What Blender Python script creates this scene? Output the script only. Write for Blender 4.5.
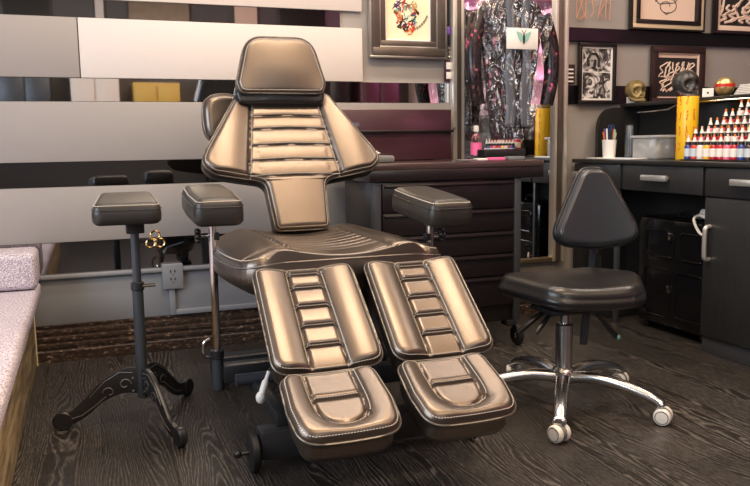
import bpy, bmesh, math, random
import numpy as np
from mathutils import Vector, Matrix, Euler
random.seed(7); rng = np.random.RandomState(5)
S = bpy.context.scene
for o in list(bpy.data.objects): bpy.data.objects.remove(o)
C = S.collection
PI = math.pi
# ------------------------------------------------------------------ camera
cam = bpy.data.cameras.new('camera'); co = bpy.data.objects.new('camera', cam); C.objects.link(co)
cam.sensor_width = 36; cam.lens = 774.6/750*36; cam.clip_start = .05
dX = Vector((2105, 131, -774.6)).normalized()
dY = Vector((-291, 96, -774.6)); dY = (dY-dX*dX.dot(dY)).normalized(); dZ = dX.cross(dY)
R3 = Matrix((dX, dY, dZ))
co.matrix_world = Matrix.Translation((0, 0, .9)) @ R3.to_4x4()
S.camera = co
# ------------------------------------------------------------------ view, world, lights
S.view_settings.view_transform = 'Standard'; S.view_settings.look = 'None'
S.view_settings.gamma = 1; S.view_settings.exposure = 0.0; S.view_settings.use_curve_mapping = False
wd = bpy.data.worlds.new('world'); S.world = wd; wd.use_nodes = True
wd.node_tree.nodes['Background'].inputs[0].default_value = (.9, .85, .8, 1)
wd.node_tree.nodes['Background'].inputs[1].default_value = .3
def area(name, loc, rot, sx, sy, power, col):
    l = bpy.data.lights.new(name, 'AREA'); l.shape = 'RECTANGLE'; l.size = sx; l.size_y = sy
    l.energy = power; l.color = col
    o = bpy.data.objects.new(name, l); C.objects.link(o); o.location = loc; o.rotation_euler = rot
    return o
area('ceiling_light_warm', (.9, 1.75, 2.70), (0, 0, 0), 1.3, .35, 38, (1, .80, .58))
area('ceiling_light_front', (1.5, -.1, 2.70), (0, 0, 0), 2.2, .4, 40, (1, .80, .58))
area('ceiling_light_right', (2.9, 1.9, 2.70), (0, 0, 0), .4, 1.4, 22, (1, .86, .74))
area('wall_wash_fill', (1.1, 2.75, 2.70), (math.radians(-14), 0, 0), 2.6, .2, 31, (1, .88, .79))  # added wash that brightens the back wall boards
area('ceiling_uplight_fill', (1.4, .9, 2.25), (PI, 0, 0), 2.6, 2.6, 50, (1, .77, .55))  # added upward fill, lights the ceiling that the leather reflects
area('window_light', (-2.1, .9, 1.7), (0, -PI/2, 0), 1.4, 2.6, 95, (.76, .87, 1))
area('rear_window_fill', (.6, -2.35, 2.0), (math.radians(85), 0, 0), 2.2, .35, 16, (.95, .95, 1))  # added fill set in front of the unseen rear window
area('pink_light', (5.0, -1.3, 2.6), (math.radians(-45), 0, 0), 1.6, .5, 75, (1, .30, .60))

# ------------------------------------------------------------------ materials
def lin(c):
    return tuple((v/12.92 if v <= .04045 else ((v+.055)/1.055)**2.4) for v in c)
def hexc(h): return lin(tuple(int(h[i:i+2], 16)/255 for i in (0, 2, 4)))
def mat(name, col, rough=.5, metal=0, bump=0, scale=200, spec=.5, coat=0, emit=None, es=1, var=0, vscale=8, trans=0, stretch=None):
    m = bpy.data.materials.new(name); m.use_nodes = True; nt = m.node_tree; N = nt.nodes; L = nt.links
    b = N['Principled BSDF']
    if isinstance(col, str): col = hexc(col)
    b.inputs['Base Color'].default_value = (*col, 1); b.inputs['Roughness'].default_value = rough
    b.inputs['Metallic'].default_value = metal; b.inputs['Specular IOR Level'].default_value = spec
    b.inputs['Coat Weight'].default_value = coat; b.inputs['Transmission Weight'].default_value = trans
    if emit:
        b.inputs['Emission Color'].default_value = (*hexc(emit), 1); b.inputs['Emission Strength'].default_value = es
    tc = N.new('ShaderNodeTexCoord')
    src = tc.outputs['Object']
    if stretch:
        mp = N.new('ShaderNodeMapping'); mp.inputs['Scale'].default_value = stretch; L.new(src, mp.inputs[0]); src = mp.outputs[0]
    if var:
        n = N.new('ShaderNodeTexNoise'); n.inputs['Scale'].default_value = vscale; n.inputs['Detail'].default_value = 5; L.new(src, n.inputs[0])
        mx = N.new('ShaderNodeMix'); mx.data_type = 'RGBA'
        mx.inputs['A'].default_value = (*[c*(1-var) for c in col], 1); mx.inputs['B'].default_value = (*[min(1, c*(1+var)) for c in col], 1)
        L.new(n.outputs['Fac'], mx.inputs['Factor']); L.new(mx.outputs['Result'], b.inputs['Base Color'])
    if bump:
        n = N.new('ShaderNodeTexNoise'); n.inputs['Scale'].default_value = scale; n.inputs['Detail'].default_value = 3; L.new(src, n.inputs[0])
        bp = N.new('ShaderNodeBump'); bp.inputs['Strength'].default_value = bump; bp.inputs['Distance'].default_value = .002
        L.new(n.outputs['Fac'], bp.inputs['Height']); L.new(bp.outputs[0], b.inputs['Normal'])
    return m
M = {}
M['leather'] = mat('silver_leather', (.172, .142, .119), .34, .90, bump=.10, scale=350, var=.08, vscale=12)
M['leather_side'] = mat('dark_silver_leather', (.16, .155, .155), .42, .55, bump=.10, scale=350)
M['piping'] = mat('leather_piping', (.20, .18, .16), .35, .6)
M['stitch'] = mat('pale_thread', 'D8D0C4', .7)
M['black_leather'] = mat('black_leather', (.012, .012, .013), .30, 0, bump=.25, scale=160, coat=.15)
M['arm_leather'] = mat('charcoal_leather', (.042, .039, .036), .36, .35, bump=.15, scale=300)
M['black'] = mat('black_metal', (.026, .026, .028), .36, .2, bump=.05)
M['slate'] = mat('slate_painted_steel', (.06, .068, .08), .38, .3)
M['rubber'] = mat('black_rubber', (.012, .012, .012), .5)
M['plastic'] = mat('black_plastic', (.012, .012, .013), .28, 0, spec=.5)
M['gloss'] = mat('gloss_black_shell', (.006, .006, .007), .14, 0)
M['chrome'] = mat('chrome', (.68, .67, .66), .14, 1)
M['brushed'] = mat('brushed_steel', (.75, .74, .72), .38, .8)
M['alu'] = mat('polished_aluminium', (.60, .60, .60), .24, 1)
M['brass'] = mat('brass', (.72, .50, .24), .25, 1)
M['white_plastic'] = mat('white_plastic', 'E4E2DC', .4)
M['grey_plastic'] = mat('grey_plastic', '77797C', .45)
M['panel_grey'] = mat('grey_laminate', (.335, .312, .298), .5, var=.04, vscale=3, bump=.03)
M['panel_cream_lit'] = mat('lit_cream_laminate', (.70, .635, .585), .5, var=.02, vscale=30, bump=.03)  # lighter copy of the grey boards, light falling on them put in the colour
M['wall_grey'] = mat('grey_wall_paint', (.34, .31, .285), .6, var=.04, vscale=4)
M['wainscot'] = mat('blue_grey_paint', (.24, .25, .27), .55, var=.05, vscale=4)
M['dark_reflection_mirror'] = mat('dark_reflection_mirror', (.34, .34, .36), .03, 1)  # low strips: dark room reflection put in as a darker mirror tint
M['pale_silver'] = mat('pale_silver_frame', (.72, .67, .60), .32, .6)
M['mirror'] = mat('mirror', (.86, .86, .86), .02, 1)
M['seam'] = mat('dark_gap', (.03, .03, .03), .7)
M['maroon'] = mat('maroon_laminate', (.060, .020, .030), .35, 0, coat=.3, var=.08, vscale=5)
M['tool_black'] = mat('dark_maroon_steel', (.012, .008, .010), .34, 0, coat=.1)
M['tool_top'] = mat('worktop', (.07, .045, .045), .2, 0, coat=.3)
M['desk'] = mat('black_oak', (.022, .022, .023), .42, var=.5, vscale=6, bump=.5, scale=18, stretch=(14, 14, 1.2))
M['desk_top'] = mat('black_desktop', (.02, .019, .018), .3, var=.3, vscale=4)
M['gold'] = mat('gold_frame', (.62, .47, .30), .28, .9, var=.2, vscale=20)
M['gilt'] = mat('pale_gilt', (.80, .66, .42), .35, .3)
M['silver_frame'] = mat('silver_frame', (.55, .52, .48), .3, .85, var=.12, vscale=20)
M['bronze_frame'] = mat('bronze_frame', (.15, .12, .10), .35, .6, var=.3, vscale=14)
M['frame_black'] = mat('black_frame', (.012, .010, .010), .3)
M['frame_maroon'] = mat('dark_brown_frame', (.03, .016, .014), .35)
M['mat_pink'] = mat('peach_board', 'E9CDB8', .7)
M['mat_white'] = mat('white_board', 'E9E6E1', .7)
M['glass'] = mat('clear_glass', (1, 1, 1), .03, 0, trans=1)
M['ink'] = mat('ink_line', (.02, .018, .018), .6)
M['paper'] = mat('paper', 'EDE9E2', .7)
M['orange'] = mat('orange_outline', (.62, .30, .18), .4)
M['yellow'] = mat('yellow_roll', 'F2BE1E', .42, coat=.2, var=.06, vscale=20)
M['ochre'] = mat('ochre_laminate', (.55, .36, .08), .5)
M['red'] = mat('red', 'C4281C', .45)
M['bright_red'] = mat('red_ink', 'B3152A', .25, coat=.4)
M['goldball'] = mat('mottled_gold', (.72, .50, .22), .32, .8, var=.5, vscale=35)
M['skull_gold'] = mat('antique_gold', (.30, .22, .09), .38, .5, var=.9, vscale=30, bump=.6, scale=60)
M['skull_dark'] = mat('pewter', (.07, .065, .062), .35, .5, var=.8, vscale=30, bump=.6, scale=60)
M['teal'] = mat('teal', '8CBFB2', .6)
M['cloth_strap'] = mat('grey_satin', (.10, .11, .13), .35, .1)
M['screw'] = mat('steel_screw', (.8, .78, .74), .2, 1)
M['pink'] = mat('pink_laminate', 'E86CA0', .5)
M['cotton'] = mat('cotton', 'E8E4DC', .9, bump=.6, scale=60)
M['purple'] = mat('purple', '6B3FA0', .5); M['navy'] = mat('navy', '2A3F7A', .5); M['orange_pl'] = mat('orange_plastic', 'E77A28', .4)

def nodes_mat(name):
    m = bpy.data.materials.new(name); m.use_nodes = True
    return m, m.node_tree.nodes, m.node_tree.links, m.node_tree.nodes['Principled BSDF']
def ramp(N, stops):
    r = N.new('ShaderNodeValToRGB'); e = r.color_ramp.elements
    while len(e) < len(stops): e.new(.5)
    for k, (p, c) in enumerate(stops):
        e[k].position = p; e[k].color = (*(hexc(c) if isinstance(c, str) else c), 1)
    return r
# dark limed oak floor, planks running towards the back wall (Y)
m, N, L, b = nodes_mat('dark_oak_floor'); M['floor'] = m
tc = N.new('ShaderNodeTexCoord'); mp = N.new('ShaderNodeMapping'); mp.inputs['Rotation'].default_value = (0, 0, PI/2); L.new(tc.outputs['Object'], mp.inputs[0])
br = N.new('ShaderNodeTexBrick'); L.new(mp.outputs[0], br.inputs[0]); br.inputs['Scale'].default_value = 1; br.inputs['Brick Width'].default_value = 1.2
br.inputs['Row Height'].default_value = .19; br.inputs['Mortar Size'].default_value = .0012; br.inputs['Color1'].default_value = (.55, .55, .55, 1); br.inputs['Color2'].default_value = (1, 1, 1, 1); br.inputs['Mortar'].default_value = (.25, .25, .25, 1); br.offset = .37
mp2 = N.new('ShaderNodeMapping'); mp2.inputs['Scale'].default_value = (1, .11, 1); L.new(tc.outputs['Object'], mp2.inputs[0])
n0 = N.new('ShaderNodeTexNoise'); n0.inputs['Scale'].default_value = 4; n0.inputs['Detail'].default_value = 2; L.new(mp2.outputs[0], n0.inputs[0])
mul = N.new('ShaderNodeVectorMath'); mul.operation = 'MULTIPLY_ADD'; L.new(n0.outputs['Color'], mul.inputs[0]); mul.inputs[1].default_value = (.5, .1, 0); L.new(mp2.outputs[0], mul.inputs[2])
ad = N.new('ShaderNodeVectorMath'); ad.operation = 'MULTIPLY_ADD'; L.new(br.outputs['Color'], ad.inputs[0]); ad.inputs[1].default_value = (3, 3, 0); L.new(mul.outputs[0], ad.inputs[2])
wv = N.new('ShaderNodeTexWave'); wv.bands_direction = 'X'; wv.inputs['Scale'].default_value = 34; wv.inputs['Distortion'].default_value = 6; wv.inputs['Detail'].default_value = 4; wv.inputs['Detail Scale'].default_value = 2.2; L.new(ad.outputs[0], wv.inputs[0])
fn = N.new('ShaderNodeTexNoise'); fn.inputs['Scale'].default_value = 300; fn.inputs['Detail'].default_value = 4; L.new(mp2.outputs[0], fn.inputs[0])
rp = ramp(N, [(.0, (.012, .0105, .0095)), (.50, (.030, .026, .023)), (.70, (.060, .053, .047)), (1, (.20, .18, .165))]); 
mm = N.new('ShaderNodeMath'); mm.operation = 'MULTIPLY_ADD'; L.new(fn.outputs['Fac'], mm.inputs[0]); mm.inputs[1].default_value = .9; mm.inputs[2].default_value = -.25
m3 = N.new('ShaderNodeMath'); m3.operation = 'MULTIPLY_ADD'; L.new(wv.outputs['Fac'], m3.inputs[0]); m3.inputs[1].default_value = .62; L.new(mm.outputs[0], m3.inputs[2])
L.new(m3.outputs[0], rp.inputs[0])
mx = N.new('ShaderNodeMix'); mx.data_type = 'RGBA'; mx.blend_type = 'MULTIPLY'; mx.inputs['Factor'].default_value = 1; L.new(rp.outputs[0], mx.inputs['A']); L.new(br.outputs['Color'], mx.inputs['B'])
L.new(mx.outputs['Result'], b.inputs['Base Color']); b.inputs['Roughness'].default_value = .36; b.inputs['Specular IOR Level'].default_value = .5
bp = N.new('ShaderNodeBump'); bp.inputs['Strength'].default_value = .35; bp.inputs['Distance'].default_value = .002; L.new(m3.outputs[0], bp.inputs['Height']); L.new(bp.outputs[0], b.inputs['Normal'])
# worn brown baseboard
m, N, L, b = nodes_mat('worn_brown_baseboard'); M['base'] = m
tc = N.new('ShaderNodeTexCoord'); mp = N.new('ShaderNodeMapping'); mp.inputs['Scale'].default_value = (1, 1, 2.2); L.new(tc.outputs['Object'], mp.inputs[0])
n = N.new('ShaderNodeTexNoise'); n.inputs['Scale'].default_value = 45; n.inputs['Detail'].default_value = 8; n.inputs['Roughness'].default_value = .7; L.new(mp.outputs[0], n.inputs[0])
rp = ramp(N, [(.32, (.010, .007, .005)), (.48, (.035, .020, .012)), (.58, (.085, .048, .028)), (.66, (.40, .30, .22))]); L.new(n.outputs['Fac'], rp.inputs[0]); L.new(rp.outputs[0], b.inputs['Base Color']); b.inputs['Roughness'].default_value = .5
# speckled bench top
m, N, L, b = nodes_mat('speckled_terrazzo_fabric'); M['speckle'] = m
tc = N.new('ShaderNodeTexCoord'); n = N.new('ShaderNodeTexNoise'); n.inputs['Scale'].default_value = 190; n.inputs['Detail'].default_value = 3; L.new(tc.outputs['Object'], n.inputs[0])
rp = ramp(N, [(.36, '8E8494'), (.48, 'BDB2BE'), (.58, 'D8D0D8'), (.68, 'F0ECEF')]); L.new(n.outputs['Fac'], rp.inputs[0]); L.new(rp.outputs[0], b.inputs['Base Color']); b.inputs['Roughness'].default_value = .75
bp = N.new('ShaderNodeBump'); bp.inputs['Strength'].default_value = .4; bp.inputs['Distance'].default_value = .002; L.new(n.outputs['Fac'], bp.inputs['Height']); L.new(bp.outputs[0], b.inputs['Normal'])
# pale oak bench side
m, N, L, b = nodes_mat('pale_oak'); M['oak'] = m
tc = N.new('ShaderNodeTexCoord'); mp = N.new('ShaderNodeMapping'); mp.inputs['Scale'].default_value = (6, .8, 6); L.new(tc.outputs['Object'], mp.inputs[0])
n = N.new('ShaderNodeTexNoise'); n.inputs['Scale'].default_value = 7; n.inputs['Detail'].default_value = 6; L.new(mp.outputs[0], n.inputs[0])
rp = ramp(N, [(.35, '6E5E45'), (.5, '9A8562'), (.65, 'BBA67F')]); L.new(n.outputs['Fac'], rp.inputs[0]); L.new(rp.outputs[0], b.inputs['Base Color']); b.inputs['Roughness'].default_value = .5
# sequinned black garment
m, N, L, b = nodes_mat('sequinned_black_cloth'); M['sequin'] = m
tc = N.new('ShaderNodeTexCoord'); mp = N.new('ShaderNodeMapping'); mp.inputs['Scale'].default_value = (1, 1, .55); L.new(tc.outputs['Object'], mp.inputs[0])
v = N.new('ShaderNodeTexVoronoi'); v.inputs['Scale'].default_value = 95; L.new(mp.outputs[0], v.inputs[0])
rp = ramp(N, [(0, (.01, .008, .01)), (.62, (.035, .02, .025)), (.74, (.10, .055, .03)), (.84, (.50, .06, .20)), (.92, (.55, .42, .40)), (1, (.85, .75, .75))])
sp = N.new('ShaderNodeSeparateColor'); L.new(v.outputs['Color'], sp.inputs[0])
n = N.new('ShaderNodeTexNoise'); n.inputs['Scale'].default_value = 14; n.inputs['Detail'].default_value = 3; L.new(tc.outputs['Object'], n.inputs[0])
ma = N.new('ShaderNodeMath'); ma.operation = 'MULTIPLY_ADD'; L.new(n.outputs['Fac'], ma.inputs[0]); ma.inputs[1].default_value = 1.3; ma.inputs[2].default_value = -.72
mb = N.new('ShaderNodeMath'); mb.operation = 'MULTIPLY_ADD'; L.new(sp.outputs[0], mb.inputs[0]); mb.inputs[1].default_value = .82; L.new(ma.outputs[0], mb.inputs[2]); L.new(mb.outputs[0], rp.inputs[0])
L.new(rp.outputs[0], b.inputs['Base Color']); b.inputs['Roughness'].default_value = .25; b.inputs['Metallic'].default_value = .3
bp = N.new('ShaderNodeBump'); bp.inputs['Strength'].default_value = .6; bp.inputs['Distance'].default_value = .004; L.new(sp.outputs[1], bp.inputs['Height']); L.new(bp.outputs[0], b.inputs['Normal'])
# clear crinkled film
m, N, L, b = nodes_mat('clear_crinkled_film'); M['film'] = m
tr = N.new('ShaderNodeBsdfTransparent'); gl = N.new('ShaderNodeBsdfGlossy'); gl.inputs['Roughness'].default_value = .12; gl.inputs['Color'].default_value = (1, 1, 1, 1)
ms = N.new('ShaderNodeMixShader'); ms.inputs[0].default_value = .15; L.new(tr.outputs[0], ms.inputs[1]); L.new(gl.outputs[0], ms.inputs[2]); L.new(ms.outputs[0], N['Material Output'].inputs[0])
tc = N.new('ShaderNodeTexCoord'); n = N.new('ShaderNodeTexNoise'); n.inputs['Scale'].default_value = 18; n.inputs['Detail'].default_value = 4; n.inputs['Distortion'].default_value = 1.2; L.new(tc.outputs['Object'], n.inputs[0])
bp = N.new('ShaderNodeBump'); bp.inputs['Strength'].default_value = 1; bp.inputs['Distance'].default_value = .02; L.new(n.outputs['Fac'], bp.inputs['Height']); L.new(bp.outputs[0], gl.inputs['Normal'])
def art(name, stops, scale, dist=2, kind='noise', stretch=(1, 1, 1)):
    m, N, L, b = nodes_mat(name)
    tc = N.new('ShaderNodeTexCoord'); mp = N.new('ShaderNodeMapping'); mp.inputs['Scale'].default_value = stretch; L.new(tc.outputs['Object'], mp.inputs[0])
    if kind == 'noise':
        n = N.new('ShaderNodeTexNoise'); n.inputs['Distortion'].default_value = dist; n.inputs['Detail'].default_value = 3
    else:
        n = N.new('ShaderNodeTexWave'); n.inputs['Distortion'].default_value = dist; n.inputs['Detail'].default_value = 2; n.bands_direction = 'DIAGONAL'
    n.inputs['Scale'].default_value = scale; L.new(mp.outputs[0], n.inputs[0])
    r = ramp(N, stops); L.new(n.outputs['Fac'], r.inputs[0]); L.new(r.outputs[0], b.inputs['Base Color']); b.inputs['Roughness'].default_value = .6
    return m
M['art_bw'] = art('ink_drawing', [(.36, (.01, .01, .01)), (.46, (.08, .07, .07)), (.52, (.35, .33, .32)), (.6, (.75, .72, .70))], 14, 3)
M['art_print'] = art('aged_print', [(.3, 'F6E7C9'), (.7, 'F3DFB4')], 6, .5)

# ------------------------------------------------------------------ mesh building
class MB:
    def __init__(s): s.v = []; s.f = []
    def add(s, vs, fs, mtx=None):
        o = len(s.v)
        if mtx is not None: vs = [mtx @ Vector(v) for v in vs]
        s.v += [tuple(v) for v in vs]; s.f += [tuple(i+o for i in f) for f in fs]; return s
    def box(s, a, b, bev=.0, mtx=None, seg=2):
        bm = bmesh.new(); bmesh.ops.create_cube(bm, size=1)
        sx, sy, sz = [b[i]-a[i] for i in range(3)]; c = [(a[i]+b[i])/2 for i in range(3)]
        for v in bm.verts: v.co = Vector((v.co.x*sx+c[0], v.co.y*sy+c[1], v.co.z*sz+c[2]))
        if bev: bmesh.ops.bevel(bm, geom=list(bm.edges), offset=min(bev, .49*min(sx, sy, sz)), segments=seg, profile=.5, affect='EDGES')
        bm.verts.index_update(); s.add([v.co.copy() for v in bm.verts], [[v.index for v in f.verts] for f in bm.faces], mtx); bm.free(); return s
    def cbox(s, c, d, bev=0, mtx=None): return s.box([c[i]-d[i]/2 for i in range(3)], [c[i]+d[i]/2 for i in range(3)], bev, mtx)
    def tube(s, pts, r, n=12, closed=False, cap=True, mtx=None, flat=1):
        P = [Vector(p) for p in pts]; k = len(P)
        rs = r if isinstance(r, (list, tuple)) else [r]*k
        vs = []; up = None
        for i in range(k):
            t = (P[(i+1) % k]-P[i-1]) if closed else (P[min(i+1, k-1)]-P[max(i-1, 0)])
            if t.length < 1e-9: t = Vector((0, 0, 1))
            t.normalize()
            if up is None: up = Vector((0, 0, 1)) if abs(t.z) < .9 else Vector((0, 1, 0))
            u = (up-t*up.dot(t)); u.normalize(); w = t.cross(u); up = u
            for j in range(n):
                a = 2*PI*j/n; vs.append(P[i]+(u*math.cos(a)*flat+w*math.sin(a))*rs[i])
        fs = []
        for i in range(k if closed else k-1):
            i2 = (i+1) % k
            for j in range(n):
                j2 = (j+1) % n; fs.append((i*n+j, i*n+j2, i2*n+j2, i2*n+j))
        if cap and not closed: fs += [tuple(range(n))[::-1], tuple(range((k-1)*n, k*n))]
        return s.add(vs, fs, mtx)
    def lathe(s, prof, n=32, mtx=None, sx=1, sy=1):
        vs = []; fs = []
        for r, z in prof:
            for j in range(n): a = 2*PI*j/n; vs.append((max(r, 1e-5)*math.cos(a)*sx, max(r, 1e-5)*math.sin(a)*sy, z))
        for i in range(len(prof)-1):
            for j in range(n): j2 = (j+1) % n; fs.append((i*n+j, i*n+j2, (i+1)*n+j2, (i+1)*n+j))
        fs += [tuple(range(n))[::-1], tuple(range((len(prof)-1)*n, len(prof)*n))]
        return s.add(vs, fs, mtx)
    def cyl(s, a, b, r, n=24, bev=.0):
        a = Vector(a); b = Vector(b); h = (b-a).length; m = Matrix.Translation(a) @ (b-a).to_track_quat('Z', 'Y').to_matrix().to_4x4()
        e = min(bev, h/2*.9, r*.9)
        return s.lathe([(r-e, 0), (r, e), (r, h-e), (r-e, h)] if e else [(r, 0), (r, h)], n, m)
    def prism(s, pts, z0, z1, mtx=None, bev=0):
        bm = bmesh.new(); vs = [bm.verts.new((x, y, z0)) for x, y in pts]; f = bm.faces.new(vs)
        r = bmesh.ops.extrude_face_region(bm, geom=[f]); 
        for g in r['geom']:
            if isinstance(g, bmesh.types.BMVert): g.co.z = z1
        bmesh.ops.recalc_face_normals(bm, faces=bm.faces)
        if bev:
            ed = [e for e in bm.edges if abs(e.verts[0].co.z-e.verts[1].co.z) < 1e-6]
            bmesh.ops.bevel(bm, geom=ed, offset=bev, segments=2, profile=.5, affect='EDGES')
        bm.verts.index_update(); s.add([v.co.copy() for v in bm.verts], [[v.index for v in f.verts] for f in bm.faces], mtx); bm.free(); return s
    def ball(s, c, r, n=20, m=12, mtx=None):
        if not isinstance(r, (tuple, list)): r = (r, r, r)
        vs = []; fs = []
        for i in range(m+1):
            p = PI*i/m
            for j in range(n): a = 2*PI*j/n; vs.append((c[0]+r[0]*max(math.sin(p), 1e-4)*math.cos(a), c[1]+r[1]*max(math.sin(p), 1e-4)*math.sin(a), c[2]-r[2]*math.cos(p)))
        for i in range(m):
            for j in range(n): j2 = (j+1) % n; fs.append((i*n+j, i*n+j2, (i+1)*n+j2, (i+1)*n+j))
        return s.add(vs, fs, mtx)
    def build(s, name, m, parent=None, smooth=35):
        me = bpy.data.meshes.new(name); me.from_pydata([tuple(v) for v in s.v], [], s.f); me.update()
        if smooth:
            me.polygons.foreach_set('use_smooth', [True]*len(me.polygons)); me.set_sharp_from_angle(angle=math.radians(smooth))
        me.materials.append(M[m] if isinstance(m, str) else m)
        o = bpy.data.objects.new(name, me); C.objects.link(o)
        if parent: o.parent = parent
        return o
def tag(o, label=None, cat=None, group=None, kind=None):
    if label: o['label'] = label
    if cat: o['category'] = cat
    if group: o['group'] = group
    if kind: o['kind'] = kind
    return o
def thing(name, label, cat, loc=(0, 0, 0), rz=0, group=None):
    o = bpy.data.objects.new(name, None); C.objects.link(o); o.location = loc; o.rotation_euler = (0, 0, rz); o.empty_display_size = .05
    return tag(o, label, cat, group)
def dup(root, loc, rz=0, label=None):
    r = root.copy(); C.objects.link(r); r.location = loc; r.rotation_euler = (0, 0, rz)
    if label: r['label'] = label
    for ch in list(root.children):
        c = ch.copy(); C.objects.link(c); c.parent = r; c.matrix_parent_inverse = ch.matrix_parent_inverse.copy()
        for g in list(ch.children):
            d = g.copy(); C.objects.link(d); d.parent = c
    return r
def struct(name, mb, m, parent=None, smooth=35):
    o = mb.build(name, m, parent, smooth)
    if not parent: o['kind'] = 'structure'
    return o
def catmull(pts, k=8, closed=False):
    P = [Vector(p) for p in pts]; n = len(P); out = []
    rngs = range(n if closed else n-1)
    for i in rngs:
        p0 = P[(i-1) % n] if closed or i > 0 else P[0]; p1 = P[i]; p2 = P[(i+1) % n]; p3 = P[(i+2) % n] if closed or i+2 < n else P[-1]
        for j in range(k):
            t = j/k; out.append(.5*((2*p1)+(p2-p0)*t+(2*p0-5*p1+4*p2-p3)*t*t+(3*p1-p0-3*p2+p3)*t**3))
    if not closed: out.append(P[-1])
    return out
def fillet(pts, rad, k=8):
    """closed polygon with rounded corners; rad number or list"""
    n = len(pts); out = []
    for i in range(n):
        a, b, c = [np.array(pts[(i+d) % n], float) for d in (-1, 0, 1)]
        r = rad[i] if isinstance(rad, (list, tuple)) else rad
        u = a-b; v = c-b; lu = np.linalg.norm(u); lv = np.linalg.norm(v); u /= lu; v /= lv
        if r <= 0: out.append(tuple(b)); continue
        th = math.acos(max(-1, min(1, float(u @ v)))); d = min(r/math.tan(th/2), lu*.48, lv*.48)
        p = b+u*d; q = b+v*d
        for j in range(k+1):
            t = j/k; w = (1-t)**2*p+2*t*(1-t)*b+t*t*q; out.append(tuple(w))
    return out
def seg_dist(X, Y, line, closed=False):
    L_ = np.array(line, float); D = np.full(X.shape, 1e9)
    n = len(L_)
    for i in range(n if closed else n-1):
        a = L_[i]; b = L_[(i+1) % n]; ab = b-a; q = ab @ ab
        if q < 1e-14: continue
        t = np.clip(((X-a[0])*ab[0]+(Y-a[1])*ab[1])/q, 0, 1)
        D = np.minimum(D, np.hypot(X-a[0]-t*ab[0], Y-a[1]-t*ab[1]))
    return D
class Pad:
    """Upholstered pad: outline in local xy, top towards +z. Row-mapped grid, rounded edge, stitched grooves."""
    def __init__(s, outline, T, r, rb=None, extra=None, grooves=(), warp=None, nu=60, step=.005, bulge=.004):
        s.T = T; s.r = r; s.extra = extra; s.grooves = grooves; s.warp = warp or (lambda x, y, z: (x, y, z)); s.out = outline
        rb = rb or r*.6
        pts = np.array(outline); ymin, ymax = pts[:, 1].min(), pts[:, 1].max()
        ys = list(np.arange(ymin, ymax, step))+list(pts[:, 1])+[ymax]; ys = sorted(set(np.round(ys, 5)))
        yy = [ys[0]]
        for y in ys[1:]:
            if y-yy[-1] > .0007: yy.append(y)
        yy[0] += 2e-5; yy[-1] = ymax-2e-5
        rows = []
        for y in yy:
            xs = []
            for i in range(len(pts)):
                a = pts[i]; b = pts[(i+1) % len(pts)]
                if (a[1]-y)*(b[1]-y) <= 0 and abs(a[1]-b[1]) > 1e-9:
                    xs.append(a[0]+(b[0]-a[0])*(y-a[1])/(b[1]-a[1]))
            rows.append((min(xs), max(xs)))
        t = np.linspace(0, 1, nu); u = .5-.5*np.cos(PI*t); u = .45*u+.55*t
        X = np.array([[l+(r_-l)*q for q in u] for l, r_ in rows]); Y = np.array([[y]*nu for y in yy])
        Z = s.h(X, Y)
        nr = len(yy); vs = [s.warp(X[i, j], Y[i, j], Z[i, j]) for i in range(nr) for j in range(nu)]
        fs = [(i*nu+j, i*nu+j+1, (i+1)*nu+j+1, (i+1)*nu+j) for i in range(nr-1) for j in range(nu-1)]
        per = [i*nu for i in range(nr-1, 0, -1)]+[j for j in range(nu-1)]+[i*nu+nu-1 for i in range(nr-1)]+[(nr-1)*nu+j for j in range(nu-1, 0, -1)]
        # per is counter-clockwise: left side down, bottom, right side up, top back
        px = np.array([X.flat[i] for i in per]); py = np.array([Y.flat[i] for i in per]); s.per = np.stack([px, py], 1)
        n = len(per); pp = s.per
        tg = np.array([pp[(i+2) % n]-pp[i-2] for i in range(n)]); tg /= np.maximum(np.linalg.norm(tg, axis=1, keepdims=True), 1e-9)
        nm = np.stack([tg[:, 1], -tg[:, 0]], 1); s.nm = nm
        prev = per; h0 = T-r
        rings = [(bulge*.8, h0*.85), (bulge, h0*.55), (bulge*.6, rb*.8), (-rb*.45, rb*.2), (-rb, 0)]
        for off, z in rings:
            o = len(vs)
            for i in range(n):
                zz = min(z, h0); vs.append(s.warp(px[i]+nm[i, 0]*off, py[i]+nm[i, 1]*off, zz))
            cur = list(range(o, o+n))
            fs += [(prev[i], cur[i], cur[(i+1) % n], prev[(i+1) % n]) for i in range(n)]; prev = cur
        fs.append(tuple(prev))
        s.vs, s.fs = vs, fs
    def h(s, X, Y):
        X = np.asarray(X, float); Y = np.asarray(Y, float)
        d = seg_dist(X, Y, s.out, True); q = 1-np.minimum(d/s.r, 1); Z = s.T-s.r+s.r*np.sqrt(np.maximum(1-q*q, 0))
        w = np.minimum(d/max(.022, s.r), 1); w = np.sin(w*PI/2)
        if s.extra is not None: Z = Z+s.extra(X, Y)*w
        for line, dep, wid in s.grooves:
            g = seg_dist(X, Y, line); Z = Z-dep*np.exp(-(g/wid)**2)*w
        return Z
    def build(s, name, m, parent): 
        b = MB(); b.add(s.vs, s.fs); return b.build(name, m, parent, 60)
    def piping(s, name, m, parent, r=.0028, z=None):
        z = s.T-s.r if z is None else z
        pts = [s.warp(s.per[i][0]+s.nm[i][0]*.002, s.per[i][1]+s.nm[i][1]*.002, z+.001) for i in range(0, len(s.per))]
        q = [pts[0]]
        for p in pts[1:]:
            if (Vector(p)-Vector(q[-1])).length > .004: q.append(p)
        b = MB(); b.tube(q, r, 6, closed=True); return b.build(name, m, parent, 60)
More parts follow.
